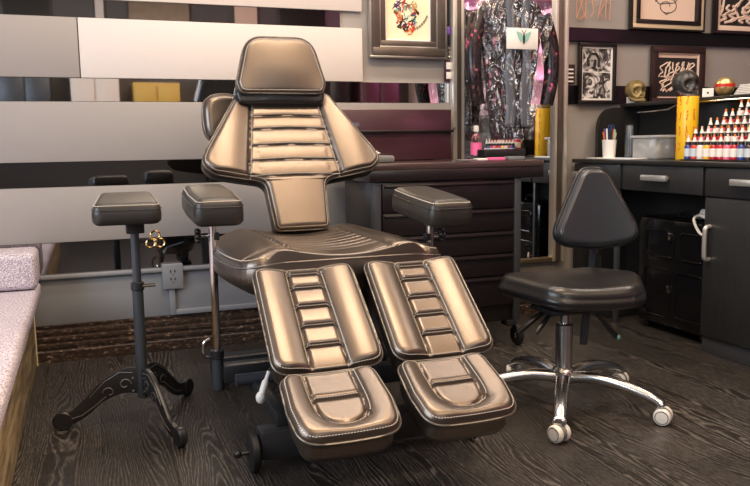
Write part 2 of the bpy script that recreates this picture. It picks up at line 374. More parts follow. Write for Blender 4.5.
    def stitches(s, lines, parent, m='stitch', pitch=.0075, ln=.0046, r=.0013):
        b = MB()
        for line, closed in lines:
            L_ = [np.array(p, float) for p in line]
            if closed: L_ = L_+[L_[0]]
            acc = 0; on = []
            for i in range(len(L_)-1):
                a, c = L_[i], L_[i+1]; d = np.linalg.norm(c-a)
                if d < 1e-9: continue
                t = -acc
                while t < d:
                    if t >= 0: on.append((a+(c-a)*t/d, (c-a)/d))
                    t += pitch
                acc = d-(t-pitch); acc = acc % pitch
            if not on: continue
            A = np.array([p-q*ln/2 for p, q in on]); B = np.array([p+q*ln/2 for p, q in on])
            za = s.h(A[:, 0], A[:, 1]); zb = s.h(B[:, 0], B[:, 1])
            for i in range(len(on)):
                b.tube([s.warp(A[i, 0], A[i, 1], za[i]+.0006), s.warp(B[i, 0], B[i, 1], zb[i]+.0006)], r, 4)
        return b.build('stitching', m, parent, 0)
    def inset(s, d):
        o = [(s.per[i][0]-s.nm[i][0]*d, s.per[i][1]-s.nm[i][1]*d) for i in range(len(s.per))]
        q = [o[0]]
        for p in o[1:]:
            if math.dist(p, q[-1]) > .003: q.append(p)
        return q
def frame_mtx(origin, xaxis, yaxis):
    x = Vector(xaxis).normalized(); y = Vector(yaxis); y = (y-x*y.dot(x)).normalized(); z = x.cross(y)
    m = Matrix((x, y, z)).transposed().to_4x4(); m.translation = Vector(origin); return m
def place(o, mtx):
    o.matrix_local = mtx; return o

# ================================================================== STRUCTURE
YW = 3.48; X0, X1, Y0, ZT = -2.2, 6.2, -2.5, 2.8
struct('floor', MB().box((X0, Y0, -.05), (X1, YW+.1, 0)), 'floor')
struct('ceiling', MB().box((X0, Y0, ZT), (X1, YW+.1, ZT+.05)), mat('warm_ceiling', (.64, .475, .33), .8))
struct('wall_back', MB().box((X0, YW+.012, 0), (X1, YW+.1, ZT)), 'wall_grey')
struct('wall_rear', MB().box((X0, Y0-.1, 0), (X1, Y0, ZT)), mat('rear_wall_paint', (.10, .09, .085), .7))
struct('wall_left', MB().box((X0-.1, Y0, 0), (X0, YW+.1, ZT)), mat('left_wall_paint', (.40, .42, .45), .7))
struct('wall_right', MB().box((X1, Y0, 0), (X1+.1, YW+.1, ZT)), mat('right_wall_paint', (.22, .19, .18), .7))
# horizontal wall boards (rows) with mirror strips between them
strips = [(.372, .503, 'low'), (.737, .838, 'lower'), (1.088, 1.182, 'middle'), (1.428, 1.50, 'upper')]
tn = 1
for z0, z1, w in strips:
    xe = 1.135 if w == 'upper' else (1.70 if w in ('middle',) else 1.6)
    struct('trim_%d' % tn, MB().box((X0, YW+.001, z0), (xe, YW+.011, z1)), 'mirror' if z0 > 1 else 'dark_reflection_mirror', smooth=0); tn += 1
struct('trim_%d' % tn, MB().box((2.335, YW-.012, 1.404), (6.1, YW+.011, 1.474), .003), 'gloss', smooth=0); tn += 1  # both right mirror strips: their dark reflection is put in as black gloss
struct('trim_%d' % tn, MB().box((2.335, YW+.001, 1.086), (6.1, YW+.011, 1.182)), 'gloss', smooth=0); tn += 1
def board(x0, x1, z0, z1, m):
    global tn
    struct('trim_%d' % tn, MB().box((x0, YW-.006, z0), (x1, YW+.012, z1), .0025), m); tn += 1
board(X0, .0015, 1.184, 1.426, 'panel_grey'); board(.0055, 1.24, 1.184, 1.426, 'panel_cream_lit')
board(X0, 1.24, 1.502, 1.75, 'panel_cream_lit')
board(X0, 1.9, .840, 1.086, 'panel_grey'); board(X0, 1.9, .505, .735, 'panel_grey')
board(X0, 1.9, .155, .352, 'wainscot')
struct('trim_%d' % tn, MB().box((X0, YW-.028, .352), (1.9, YW+.012, .370), .006), 'wainscot'); tn += 1
bb = MB(); 
prof = [(0, 0), (-.042, 0), (-.042, .045), (-.036, .05), (-.036, .06), (-.040, .063), (-.040, .075), (-.030, .08), (-.030, .088), (-.034, .091), (-.034, .103), (-.024, .108), (-.024, .116), (-.028, .119), (-.028, .131), (-.016, .137), (-.016, .145), (-.02, .148), (-.02, .155), (0, .155)]
pv = [(x, YW+.012+p[0], p[1]) for x in (X0, 2.3) for p in prof]; k = len(prof)
bb.add(pv, [(i, (i+1) % k, (i+1) % k+k, i+k) for i in range(k)]+[tuple(range(k)), tuple(range(k, 2*k))[::-1]])
struct('baseboard_back', bb, 'base', smooth=0)
# rear of the room: what the mirrors see
w1 = struct('window_1', MB().box((-.6, Y0, 1.82), (1.9, Y0+.03, 2.25), .004), 'white_plastic')
MB().box((-.52, Y0+.03, 1.88), (1.82, Y0+.035, 2.2)).build('pane', mat('rear_window_glass', (.10, .13, .18), .1, 0), w1)
for a, z0, z1, mm_ in ((-1.9, 0, 1.8, 'frame_black'), (-1.35, 1.2, 1.75, 'panel_grey'), (-.80, 1.2, 1.78, 'slate'), (-.1, 1.2, 1.72, 'panel_cream_lit'), (.55, 1.3, 1.6, 'ochre'), (1.35, 0, 1.75, 'black'), (2.55, 0, 2.2, 'frame_black'), (3.2, 0, 1.9, 'maroon')):
    c = thing('tall_cabinet', None, 'cabinet', (a+.25, Y0+.22, 0), 0, 'cabinets at the far end of the room')
    if z0: c.name = 'wall_cabinet'; c.location.y = Y0+.201
    c['label'] = {'frame_black': 'tall black cabinet standing against the far end wall', 'panel_grey': 'grey cabinet beside the far window', 'black': 'black metal cabinet beyond the yellow cabinet', 'navy': 'dark blue cabinet against the far wall', 'maroon': 'dark red cabinet against the far wall', 'slate': 'slate blue wall cabinet on the far wall', 'ochre': 'yellow wall cabinet against the far wall', 'panel_cream_lit': 'cream cabinet against the far wall'}[mm_]
    MB().box((-.25, -.2, z0), (.25, .18, z1), .006).build('body', mm_, c)
    for s in (-1, 1): MB().box((.01 if s > 0 else -.245, .181, z0+.05), (.245 if s > 0 else -.01, .199, z1-.03), .004).build('door', mm_, c)
sh = thing('pink_shelving', 'pink lit white shelving seen in the tall mirror', 'shelves', (5.0, Y0+.2, 0))
b_ = MB().box((-1, -.19, 0), (1, -.16, 2.65))
for z in (.3, .65, 1.0, 1.35, 1.7, 2.05, 2.4): b_.box((-1, -.16, z), (1, .15, z+.025))
for x in (-1, -.34, .32, .975): b_.box((x, -.16, 0), (x+.025, .15, 2.65))
b_.build('frame', 'white_plastic', sh)

for a, w_, mm_, lab in ((-.95, .16, 'mat_white', 'white poster high on the far wall'), (-.5, .5, 'frame_black', 'wide black picture high on the far wall'), (.25, .12, 'panel_cream_lit', 'narrow cream poster high on the far wall'), (.9, .7, 'bronze_frame', 'wide brown picture high on the far wall'), (1.9, .3, 'mat_pink', 'peach poster high on the far wall'), (2.6, .6, 'frame_black', 'black picture high on the far wall, beside the peach poster')):
    t = thing('wall_picture', lab, 'picture', (a, Y0+.001, 2.3)); MB().box((-w_/2, 0, 0), (w_/2, .02, .32), .004).build('frame', 'frame_maroon', t); MB().box((-w_/2+.015, .018, .015), (w_/2-.015, .023, .305)).build('print', mm_, t)

# ------------------------------------------------------------------ bench at left
be = thing('bench', 'low oak bench with pale speckled upholstery along the left side', 'bench', (-1.2, 1.6, 0))
MB().box((-.95, -1.5, 0), (.965, 1.84, .292), .004).build('base', 'oak', be)
MB().box((-.96, -1.55, .295), (1.0, 1.84, .352), .018, seg=4).build('seat', 'speckle', be)
MB().box((-.96, 1.62, .356), (1.0, 1.862, .498), .022, seg=4).build('back_cushion', 'speckle', be)
MB().cyl((.962, 1.83, 0), (.962, 1.83, .29), .007, 10).build('corner_bead', mat('bead_trim', 'D8C7A0', .5), be)

# ------------------------------------------------------------------ wall outlet
ot = thing('wall_outlet', 'grey double wall outlet on the lower wall board behind the arm rest stand', 'outlet', (.332, YW-.006, .275))
MB().box((-.045, -.028, 0), (.045, 0, .112), .006).build('cover_plate', 'wainscot', ot)
q = MB()
for z in (.04, .075):
    for dx in (-.009, .009): q.box((dx-.0025, -.0295, z), (dx+.0025, -.0278, z+.012))
    q.box((-.002, -.0295, z-.012), (.002, -.0278, z-.007))
q.build('socket_slots', 'seam', ot)
MB().box((-.018, -.016, -.118), (.008, -.0, .0), .004).build('conduit', 'wainscot', ot)
MB().box((.008, -.016, -.118), (.5, -.0, -.095), .004).build('conduit', 'wainscot', ot)
# small hook-like screws on the ledge
for x in (.27, .31, .36): tag(MB().ball((x, YW-.012, .379), .005, 10, 8).build('screw', 'screw'), 'small steel screw head on the ledge above the wall outlet', 'screw', 'screws above the wall outlet')

# ------------------------------------------------------------------ picture frames
def frame(name, label, x0, x1, z0, z1, rings, art_m, y=YW-.004, extra=None, sx=None):
    """rings: list of (width, depth, material, partname)"""
    cx = (x0+x1)/2; t = thing(name, label, 'picture', (cx, y, z0)); w = (x1-x0)/2; h = z1-z0; a = 0
    for wd_, dp, mm_, pn in rings:
        i, o_ = a+wd_, a
        f = MB()
        f.box((-w+o_, -dp, o_), (w-o_, 0, i), .002); f.box((-w+o_, -dp, h-i), (w-o_, 0, h-o_), .002)
        f.box((-w+o_, -dp, i), (-w+i, 0, h-i), .002); f.box((w-i, -dp, i), (w-o_, 0, h-i), .002)
        f.build(pn, mm_, t); a = i
    p = MB().box((-w+a, -.006, a), (w-a, -.0005, h-a)).build('print', art_m, t)
    return t, p, w, h, a
def strokes(name, m, parent, lines, y, r=.003):
    b = MB()
    for l in lines: b.tube([(x, y, z) for x, z in l], r, 6, flat=1)
    return b.build(name, m, parent)
def scribble(cx, cz, w, h, n, seed, slant=0):
    rr = random.Random(seed); out = []
    for k in range(n):
        x = cx-w/2+w*(k+.5)/n; pts = []
        for j in range(6):
            t = j/5; pts.append((x+(rr.random()-.5)*w/n*1.9+slant*(t-.5), cz-h/2+h*t+(rr.random()-.5)*h*.1, 0))
        c = catmull(pts, 6); out.append([(p[0], p[1]) for p in c])
    return out
tA, p, w, h, a = frame('framed_print', 'colourful print in a wide silver and bronze frame left of the tall mirror', 1.268, 1.662, 1.293, 1.93,
    [(.012, .03, 'silver_frame', 'outer_rim'), (.036, .036, 'bronze_frame', 'frame'), (.007, .03, 'silver_frame', 'inner_rim'), (.026, .022, 'bronze_frame', 'inner_frame'), (.006, .018, 'mat_white', 'slip')], 'art_print')
cols = ['red', 'navy', 'orange_pl', 'teal', 'ink', 'goldball', 'ink', 'red']
for k in range(8):
    rr = random.Random(40+k); L_ = []
    for q in range(5):
        cx = (rr.random()-.5)*.11; cz = .13+rr.random()*.13; 
        if cz < .15: cx *= .35
        pts = [(cx+(rr.random()-.5)*.04, cz+(rr.random()-.5)*.04, 0) for _ in range(4)]; L_.append([(u[0], u[1]) for u in catmull(pts, 5)])
    strokes('drawing', cols[k], p, L_, -.0065, .0028)
# lettering arcs round the drawing
L_ = []
for k in range(9):
    an = -1.25+k*.14; r0 = .105; cx, cz = r0*math.cos(an), .235+r0*math.sin(an)
    if abs(cx) < .1: L_.append([(cx, cz), (cx+.006, cz+.012)]); L_.append([(cx+.005, cz-.003), (cx+.010, cz+.008)])
for k in range(5): L_.append([(-.075+.009*k, .225+.009*k), (-.068+.009*k, .238+.009*k)])
strokes('lettering', 'ink', p, L_, -.0065, .0018)
tB, p, w, h, a = frame('framed_drawing', 'narrow black framed ink portrait drawing standing left of the gold skull', 2.421, 2.652, 1.086, 1.397, [(.018, .022, 'frame_black', 'frame'), (.010, .012, 'mat_white', 'mount')], 'art_bw')
MB().box((-w+a, -.0075, h*.52), (w-a, -.006, h*.535)).build('dividing_line', 'mat_white', p)
q = MB().ball((-.02, -.007, h*.70), (.024, .002, .036), 16, 10); q.build('portrait_face', mat('grey_wash', (.38, .35, .34), .7), p)
q = MB(); q.ball((-.031, -.0105, h*.715), (.007, .002, .004)); q.ball((-.009, -.0105, h*.715), (.007, .002, .004)); q.ball((-.012, -.0085, h*.67), (.010, .002, .022)); q.ball((-.02, -.010, h*.645), (.007, .002, .002)); q.ball((-.02, -.009, h*.60), (.012, .002, .008))
q.tube([(-.05, -.008, h*.62), (-.056, -.008, h*.74), (-.035, -.008, h*.83), (-.005, -.008, h*.83), (.014, -.008, h*.74), (.01, -.008, h*.62)], .007, 8); q.build('portrait_lines', 'ink', p)
tC, p, w, h, a = frame('framed_lettering', 'black framed white script lettering behind the dark skull', 2.884, 3.24, 1.083, 1.395, [(.036, .026, 'frame_maroon', 'frame'), (.006, .018, 'mat_pink', 'slip')], 'ink')
MB().box((-w+a, -.009, h-a-.018), (w-a, -.006, h-a)).build('top_band', 'mat_pink', p)
strokes('script_lettering', 'mat_pink', p, scribble(0, h*.60, .22, .08, 11, 3, .03)+scribble(.0, h*.36, .22, .08, 10, 5, .03)+[[(-.11, h*.48), (.11, h*.5)]], -.0075, .0040)
tD, p, w, h, a = frame('framed_flourish', 'large framed ink flourish on peach paper in the top row, over the dark skull', 2.733, 3.222, 1.474, 1.95, [(.010, .03, 'frame_black', 'outer_frame'), (.022, .028, 'gilt', 'gilt_band'), (.022, .034, 'frame_black', 'frame')], 'mat_pink')
sp = [(.02*math.cos(t)*(1+t*.35)+.0, .11+.018*math.sin(t)*(1+t*.2), 0) for t in np.linspace(0, 9, 30)]
strokes('flourish', 'ink', p, [[(q_[0], q_[1]+.02) for q_ in sp], [(-.09, .17), (-.05, .14), (0, .145), (.05, .15), (.09, .19)], [(-.02, .1), (0, .085), (.015, .1)]], -.0065, .0022)
tE, p, w, h, a = frame('framed_lettering_large', 'black framed pale lettering in the top right corner', 3.294, 3.80, 1.472, 1.95, [(.018, .03, 'frame_black', 'frame'), (.028, .016, 'mat_pink', 'mount')], 'ink')
strokes('script_lettering', 'mat_pink', p, scribble(.0, .20, .40, .20, 9, 12, .08)+scribble(0, .11, .36, .09, 8, 14, .05), -.0075, .0075)
# orange outline sign
ng = thing('outline_sign', 'orange outline sign of angular characters on the grey wall', 'sign', (2.38, YW-.002, 1.50))
g1 = [[(.03, .02), (.03, .16), (.085, .16), (.085, .02), (.03, .02)], [(.03, .16), (.085, .02)], [(.085, .16), (.03, .02)], [(.052, .01), (.085, .05)]]
g2 = [[(.115, .16), (.135, .06), (.12, .03)], [(.11, .1), (.14, .1)]]
g3 = [[(.16, .09), (.20, .10), (.17, .05), (.205, .02)], [(.20, .16), (.24, .17), (.235, .02)], [(.16, .02), (.18, .12), (.24, .1)], [(.21, .13), (.21, .03)]]
for k, g in enumerate((g1, g2, g3)): strokes('character', 'orange', ng, g, -.005, .0024)
# decorations at the tall mirror
sg = thing('small_sign', 'small dark red card sign hanging beside the tall mirror', 'sign', (1.682, YW-.008, 1.19))
MB().box((-.026, -.008, 0), (.026, 0, .105), .002).build('card', 'maroon', sg)
for z in (.012, .058): MB().box((-.017, -.010, z), (.015, -.008, z+.033), .002).build('label_panel', 'paper', sg)
q = MB(); [q.ball((.0, -.004, .118+.02*k), .007-.001*k, 10, 8) for k in range(3)]; q.build('beads', 'chrome', sg)
bl = thing('hanging_strap', 'black strap with a violet clip hanging left of the tall mirror', 'strap', (1.675, YW-.02, 1.36))
MB().box((-.012, -.01, .0), (.008, .01, .09), .006).build('clip', 'plastic', bl); MB().box((-.004, -.006, .085), (.006, .006, .7), .003).build('strap', 'black', bl)
MB().box((-.011, -.013, .05), (.005, -.009, .085), .002).build('violet_tab', 'purple', bl)
rk = thing('small_rack', 'narrow dark rack of small white items on the wall beside the tall mirror', 'rack', (2.365, YW-.005, 1.185))
MB().box((-.024, -.02, 0), (.03, 0, .10), .003).build('rack_body', 'frame_maroon', rk)
q = MB(); [q.box((-.018, -.024, .01+.02*k), (.018, -.018, .018+.02*k)) for k in range(4)]; q.build('items', 'paper', rk)
# tall framed mirror
mi = thing('tall_mirror', 'tall gold and silver framed mirror on the back wall behind the jacket', 'mirror', (2.013, YW-.004, .268))
for s in (-1, 1):
    a_, b_ = (.262, .326)
    def rr_(u, v, dp, mm_, pn='frame_side'):
        MB().box((s*u if s > 0 else -v, -dp, 0), (s*v if s > 0 else -u, 0, 2.1), .003).build(pn, mm_, mi)
    rr_(.304, .326, .045, 'pale_silver'); rr_(.276, .304, .035, 'bronze_frame'); rr_(.258, .276, .030, 'pale_silver')
MB().box((-.258, -.028, 0), (.258, 0, .022), .003).build('frame_bottom', 'gold', mi)
MB().box((-.258, -.028, 2.08), (.258, 0, 2.1), .003).build('frame_top', 'gold', mi)
MB().box((-.258, -.008, .022), (.258, -.002, 2.08)).build('glass', 'mirror', mi, 0)

# ------------------------------------------------------------------ jacket under clear film
jk = thing('covered_jacket', 'sparkling black jacket under clear crinkled film hanging in front of the tall mirror', 'jacket', (1.875, 3.22, .905))
def garment(scale, push, n=70, mseg=90, folds=1.0, seed=1):
    hw = [(0, .085), (.06, .095), (.2, .115), (.40, .145), (.52, .17), (.58, .168), (.62, .15), (.655, .07), (.67, .045)]
    ks, vs_ = zip(*hw); b = MB()
    for side in (1, -1):
        vs = []; fs = []
        for i in range(mseg+1):
            z = .67*i/mseg; w_ = np.interp(z, ks, vs_)*scale
            for j in range(n+1):
                u = -1+2*j/n; x = u*w_; base = math.sqrt(max(0, 1-u*u))
                f = .010*math.sin(9*u+3*math.sin(z*5+seed))*(1-z)+.006*math.sin(23*u+z*14+seed)+.004*math.sin(41*u-z*31)
                y = -side*(.055*scale*base+push+f*folds*min(1, base*2.2)); vs.append((x, y, z*(.99 if scale < 1.02 else 1.01)))
        for i in range(mseg):
            for j in range(n): k = i*(n+1)+j; q = (k, k+1, k+n+2, k+n+1); fs.append(q if side > 0 else q[::-1])
        b.add(vs, fs)
    return b
garment(1, 0).build('jacket', 'sequin', jk, 60)
for s in (-1, 1):      # sleeves
    q = MB(); pts = catmull([(s*.16, -.01, .57), (s*.20, -.02, .44), (s*.205, -.03, .30), (s*.18, -.03, .16)], 8)
    q.tube(pts, [.045-.014*i/(len(pts)-1) for i in range(len(pts))], 16); q.build('sleeve', 'sequin', jk, 60)
for x in (-.045, .035):
    q = MB(); vs = []; 
    for i in range(41):
        z = .66-.6*i/40; 
        for j in range(5): u = j/4; vs.append((x+(u-.5)*(.036+.012*i/40)+.006*math.sin(i*.3+x*50), -.078-.006*math.sin(u*PI), z))
    q.add(vs, [(i*5+j, i*5+j+1, i*5+j+6, i*5+j+5) for i in range(40) for j in range(4)]); o = q.build('satin_lapel', 'cloth_strap', jk, 60)
    so = o.modifiers.new('thick', 'SOLIDIFY'); so.thickness = .003
garment(1.22, .022, folds=1.9, seed=4).build('clear_cover', 'film', jk, 60)
q = MB(); q.tube(catmull([(-.12, 0, .60), (0, 0, .68), (.12, 0, .60)], 8), .006, 8); q.tube([(0, 0, .67), (0, 0, 1.35)], .003, 8); q.build('hanger', 'chrome', jk)
tg = MB().box((-.085, -.006, 0), (.075, 0, .092), .002).build('tag_card', 'mat_white', jk); tg.location = (-.008, -.125, .40)
q = MB()
for s in (-1, 1):
    q.prism([(0, 0), (s*.012, .022), (s*.038, .030), (s*.030, .008), (s*.022, -.008), (s*.010, -.018)][::s], 0, .002, Matrix.Translation((0, -.0065, .048)) @ Matrix.Rotation(PI/2, 4, 'X'))
q.build('butterfly_motif', 'teal', tg); q = MB().ball((0, -.0088, .045), (.006, .002, .024)); q.tube([(0, -.009, .066), (-.012, -.009, .084)], .0015, 6); q.tube([(0, -.009, .066), (.012, -.009, .084)], .0015, 6); q.build('butterfly_body', 'ink', tg)
rl = thing('garment_rail', 'metal garment rail above the jacket', 'rail', (1.875, 3.22, 2.25)); MB().cyl((-.4, 0, .01), (.4, 0, .01), .01).build('bar', 'chrome', rl)
for s in (-1, 1): MB().cyl((s*.4, 0, .01), (s*.4, 0, .6), .008).build('drop_rod', 'chrome', rl)

# ------------------------------------------------------------------ workstation (roll cabinet with back panel)
wk = thing('workstation', 'dark maroon drawer workstation on casters behind the reclining chair', 'workstation', (1.42, 3.12, 0))
fy = -.195
MB().box((-.33, fy+.008, .115), (.325, .20, .775), .004).build('body', 'tool_black', wk)
for s in (-1, 1): MB().box((s*.325-.018, fy-.006, .115), (s*.325+.018, fy+.03, .79), .008).build('corner_post', 'slate', wk)
MB().box((-.36, fy-.02, .79), (.445, .26, .816), .004).build('worktop', 'tool_top', wk)
MB().box((-.36, fy-.018, .742), (.445, .0, .79), .004).build('top_rail', 'tool_black', wk)
zt = .733
for i, hh in enumerate((.122, .098, .098, .098, .13)):
    d = MB().box((-.303, fy-.008, zt-hh+.006), (.303, fy+.01, zt), .003).build('drawer', 'tool_black', wk)
    MB().box((-.298, fy-.019, zt-.016), (.298, fy-.006, zt-.004), .004).build('drawer_pull', 'tool_black', d); zt -= hh
for sx_ in (-1, 1):
    for sy_ in (-1, 1):
        cst = MB().box((sx_*.30-.022, sy_*.17-.03, .09), (sx_*.30+.022, sy_*.17+.03, .117), .004).build('caster', 'black', wk)
        MB().cyl((sx_*.30-.013+.035*(sx_ > 0), sy_*.17-.015, .045), (sx_*.30+.013+.035*(sx_ > 0), sy_*.17-.015, .045), .045, 24, .006).build('wheel', 'rubber', cst)
        MB().cyl((sx_*.30-.016+.035*(sx_ > 0), sy_*.17-.015, .045), (sx_*.30+.016+.035*(sx_ > 0), sy_*.17-.015, .045), .012, 12, .002).build('hub', 'chrome', cst)
# raised lid panel
MB().box((-.325, .262, .818), (.232, .285, 1.052), .003).build('back_panel', 'maroon', wk)
MB().box((-.27, .240, .945), (.235, .262, .957), .003).build('panel_handle', 'frame_black', wk)
MB().prism(fillet([(-.055, 0), (0, 0), (0, .240), (-.055, .240)], [.001, .001, .001, .04]), 0, .02, Matrix.Translation((-.326, .285, .82)) @ Matrix.Rotation(PI/2, 4, 'X')).build('side_cheek', mat('mauve_grey', (.16, .14, .15), .5), wk)
MB().cyl((.232, .25, .951), (.268, .30, .965), .004, 8).build('support_rod', 'black', wk)
# on the worktop
tr_ = thing('instrument_tray', 'grey plastic tray of crumpled tissue on the workstation, left end', 'tray', (1.115, 3.08, .817))
MB().box((-.075, -.10, 0), (.085, .10, .03), .010).build('tray', 'grey_plastic', tr_)
def crumple(c, r, seed, n=16):
    rr = random.Random(seed); b = MB(); b.ball((0, 0, 0), 1, n, n//2)
    b.v = [(c[0]+v[0]*r[0]*(.7+.6*rr.random()), c[1]+v[1]*r[1]*(.7+.6*rr.random()), c[2]+v[2]*r[2]*(.7+.6*rr.random())) for v in b.v]; return b
q = crumple((-.02, -.03, .038), (.04, .05, .014), 1); q.v += []; 
q2 = crumple((.015, .03, .04), (.045, .04, .012), 2); q.add(q2.v, q2.f); q.build('tissue', 'paper', tr_, 0)
bt = thing('spray_bottle', 'clear bottle with red and white print standing at the foot of the tall mirror', 'bottle', (1.70, 3.22, .817))
MB().lathe([(.022, 0), (.026, .004), (.026, .085), (.018, .105), (.010, .115), (.010, .13)], 24).build('body', 'glass', bt)
MB().lathe([(.0265, .02), (.0265, .075)], 24).build('label_band', 'pink', bt); MB().lathe([(.012, .128), (.012, .15), (.006, .155)], 16).build('cap', 'white_plastic', bt)
bx = thing('low_display_box', 'low black box under the hanging jacket at the back of the workstation', 'box', (1.80, 3.20, 0.817)); bx.location = (1.80, 3.12, .817)
MB().box((-.125, -.03, 0), (.085, .045, .046), .004).build('lid', 'plastic', bx)
for k, (x, y, w_, c_) in enumerate(((1.56, 3.02, .05, 'grey_plastic'), (1.63, 3.03, .03, 'paper'), (1.69, 3.0, .045, 'pink'), (1.79, 3.01, .05, 'grey_plastic'))):
    tag(MB().box((x-w_, y-.02, .817), (x+w_*.6, y+.025, .817+.006+.003*k), .002).build('packet', c_), ['flat grey packet left of the others on the workstation top', 'flat white packet on the workstation top', 'flat pink packet on the workstation top', 'flat grey packet near the right end of the workstation top'][k], 'packet', 'flat packets on the workstation')

# ------------------------------------------------------------------ desk with kneehole on the right
DX = 2.4; DB = 2.74
dk = thing('desk', 'black oak desk with drawers and kneehole on the right', 'desk', (DX, 2.5, 0))
MB().box((-.012, -1.2, .782), (DB-DX+.012, .96, .802), .003).build('desktop', 'desk_top', dk)
def drawer(y0, y1, hy0, hy1):
    d = MB().box((0, y0+.002, .662), (.018, y1-.002, .779), .002).build('drawer', 'desk', dk)
    q = MB().box((-.032, hy0, .712), (-.014, hy1, .738), .004); q.box((-.014, hy0+.01, .722), (.001, hy0+.02, .732)); q.box((-.014, hy1-.02, .722), (.001, hy1-.01, .732)); q.build('handle', 'brushed', d)
drawer(.575, .955, .785, .93); drawer(.045, .565, .235, .40); drawer(-.55, .035, -.30, -.125); drawer(-1.15, -.56, -.9, -.73)
MB().box((.02, -1.18, .665), (DB-DX, .95, .78)).build('drawer_case', 'desk', dk)
MB().box((.02, -1.18, .05), (DB-DX, .02, .665)).build('cupboard', 'desk', dk)
for y0, y1, hy in ((-.56, .03, -.005), (-1.17, -.57, -1.1)):
    d = MB().box((0, y0+.002, .075), (.018, y1-.002, .655), .002).build('door', 'desk', dk)
    q = MB(); q.tube(catmull([(0, hy, .40), (-.022, hy, .405), (-.027, hy, .43), (-.027, hy, .51), (-.022, hy, .533), (0, hy, .538)], 5), .0095, 10); q.build('handle', 'brushed', d)
MB().box((.012, -1.18, 0), (.06, .028, .07), .002).build('kick_board', mat('kick_grey', (.045, .048, .055), .4), dk)
MB().box((.0, .93, 0), (DB-DX, .95, .665)).build('side_panel', 'desk', dk)
MB().box((DB-DX-.02, .02, 0), (DB-DX, .93, .665)).build('back_panel', 'desk', dk)
# hutch
hu = thing('desk_hutch', 'black hutch shelf with rounded end panel standing on the desk', 'hutch', (2.76, 2.5, .803))
hm = Matrix.Translation((.022, 0, 0)) @ Matrix(((0, 0, 1, 0), (1, 0, 0, 0), (0, 1, 0, 0), (0, 0, 0, 1)))
MB().prism(fillet([(-1.2, 0), (.93, 0), (.93, .262), (-1.2, .262)], [.002, .002, .02, .002], 12), -.012, .0, hm).build('back_board', 'desk_top', hu)
MB().box((-.10, -1.2, .262), (.022, .93, .282), .004).build('top_shelf', 'desk_top', hu)
MB().prism(fillet([(-.25, 0), (0, 0), (0, .262), (-.25, .262)], [.002, .002, .002, .12], 12), -.93, -.905, Matrix.Rotation(PI/2, 4, 'X')).build('end_cheek', 'desk_top', hu)
q = MB(); q.tube([(-.104, -1.2, .262), (-.104, .48, .262), (-.104, .56, .236), (-.104, .72, .230), (-.104, .78, .230)], .004, 8); q.build('shelf_edge_rail', 'chrome', hu)
# skulls
def skull(name, label, loc, rz, m, s=1.0):
    t = thing(name, label, 'skull', loc, rz); t.scale = (s, s, s)
    nu, nv = 48, 36; vs = []; fs = []
    for i in range(nv+1):
        p_ = PI*i/nv
        for j in range(nu):
            a = 2*PI*j/nu; d = Vector((math.sin(p_)*math.cos(a), math.sin(p_)*math.sin(a), -math.cos(p_)))
            x, y, z = d.x*.050, d.y*.062, d.z*.052
            if d.y < 0 and d.z < 0: x *= 1+.35*d.z*(-d.y); 
            for ex in (-.02, .02):          # eye sockets
                dd = (x-ex)**2+(z+.006)**2
                if d.y < -.3: y += .034*math.exp(-dd/.00016)
            if d.y < -.3:
                y += .014*math.exp(-((x)**2/.00004+(z+.026)**2/.0001))
                y -= .006*math.exp(-((abs(x)-.032)**2/.0001+(z+.022)**2/.0001))
            if d.z < -.6 and d.y > 0: z += .010
            if d.y < 0 and d.z < 0: z += -.026*(-d.y)**.7*(-d.z)**.6; y -= .006*(-d.z)
            vs.append((x, y, z+.068))
    for i in range(nv):
        for j in range(nu): j2 = (j+1) % nu; fs.append((i*nu+j, i*nu+j2, (i+1)*nu+j2, (i+1)*nu+j))
    b = MB(); b.add(vs, fs); b.build('cranium', m, t, 60)
    q = MB(); 
    q.tube(catmull([(-.034, 0, .03), (-.032, -.03, .014), (-.018, -.055, .010), (0, -.06, .009), (.018, -.055, .010), (.032, -.03, .014), (.034, 0, .03)], 6), .009, 10); q.build('jaw', m, t, 60)
    q = MB()
    for k in range(-4, 5):
        for z in (.018, .027): q.ball((k*.006, -.058+.0009*k*k, z), (.003, .003, .005), 8, 6)
    q.build('teeth', m, t, 60); return t
skull('gold_skull', 'antique gold skull ornament on the hutch shelf', (2.70, 3.36, 1.086), math.radians(-5), 'skull_gold', .98)
skull('dark_skull', 'dark pewter skull ornament on the hutch shelf, behind the yellow roll', (2.70, 3.0, 1.086), math.radians(0), 'skull_dark', 1.12)
gb = thing('gold_ball', 'mottled gold ball ornament with a red band on the hutch shelf', 'ornament', (2.70, 2.755, 1.086))
MB().ball((0, 0, .041), .042, 28, 18).build('ball', 'goldball', gb); q = MB(); q.lathe([(.0422, .038), (.0428, .044), (.0422, .052)], 32); q.build('red_band', 'red', gb)
for lab, (x, y, w_, h_) in (('white business card propped right of the dark skull', (2.72, 2.875, .05, .042)), ('white card propped between the ink drawing and the gold skull', (2.72, 3.42, .045, .035))):
    t = thing('card', lab, 'card', (x, y, 1.086), math.radians(-60)); o = MB().box((-w_/2, -.001, 0), (w_/2, .001, h_)).build('card_face', 'paper', t); MB().ball((0, -.0015, h_*.5), (.005, .001, .005)).build('mark', 'ink', t)
pp = thing('paper_stack', 'stack of pale papers on the hutch shelf in the upper right', 'papers', (2.72, 2.58, 1.086))
q = MB(); [q.box((-.05, -.09+.004*k, .007*k), (.05, .09-.006*k, .007*k+.005), .001) for k in range(6)]; q.build('sheets', 'paper', pp)
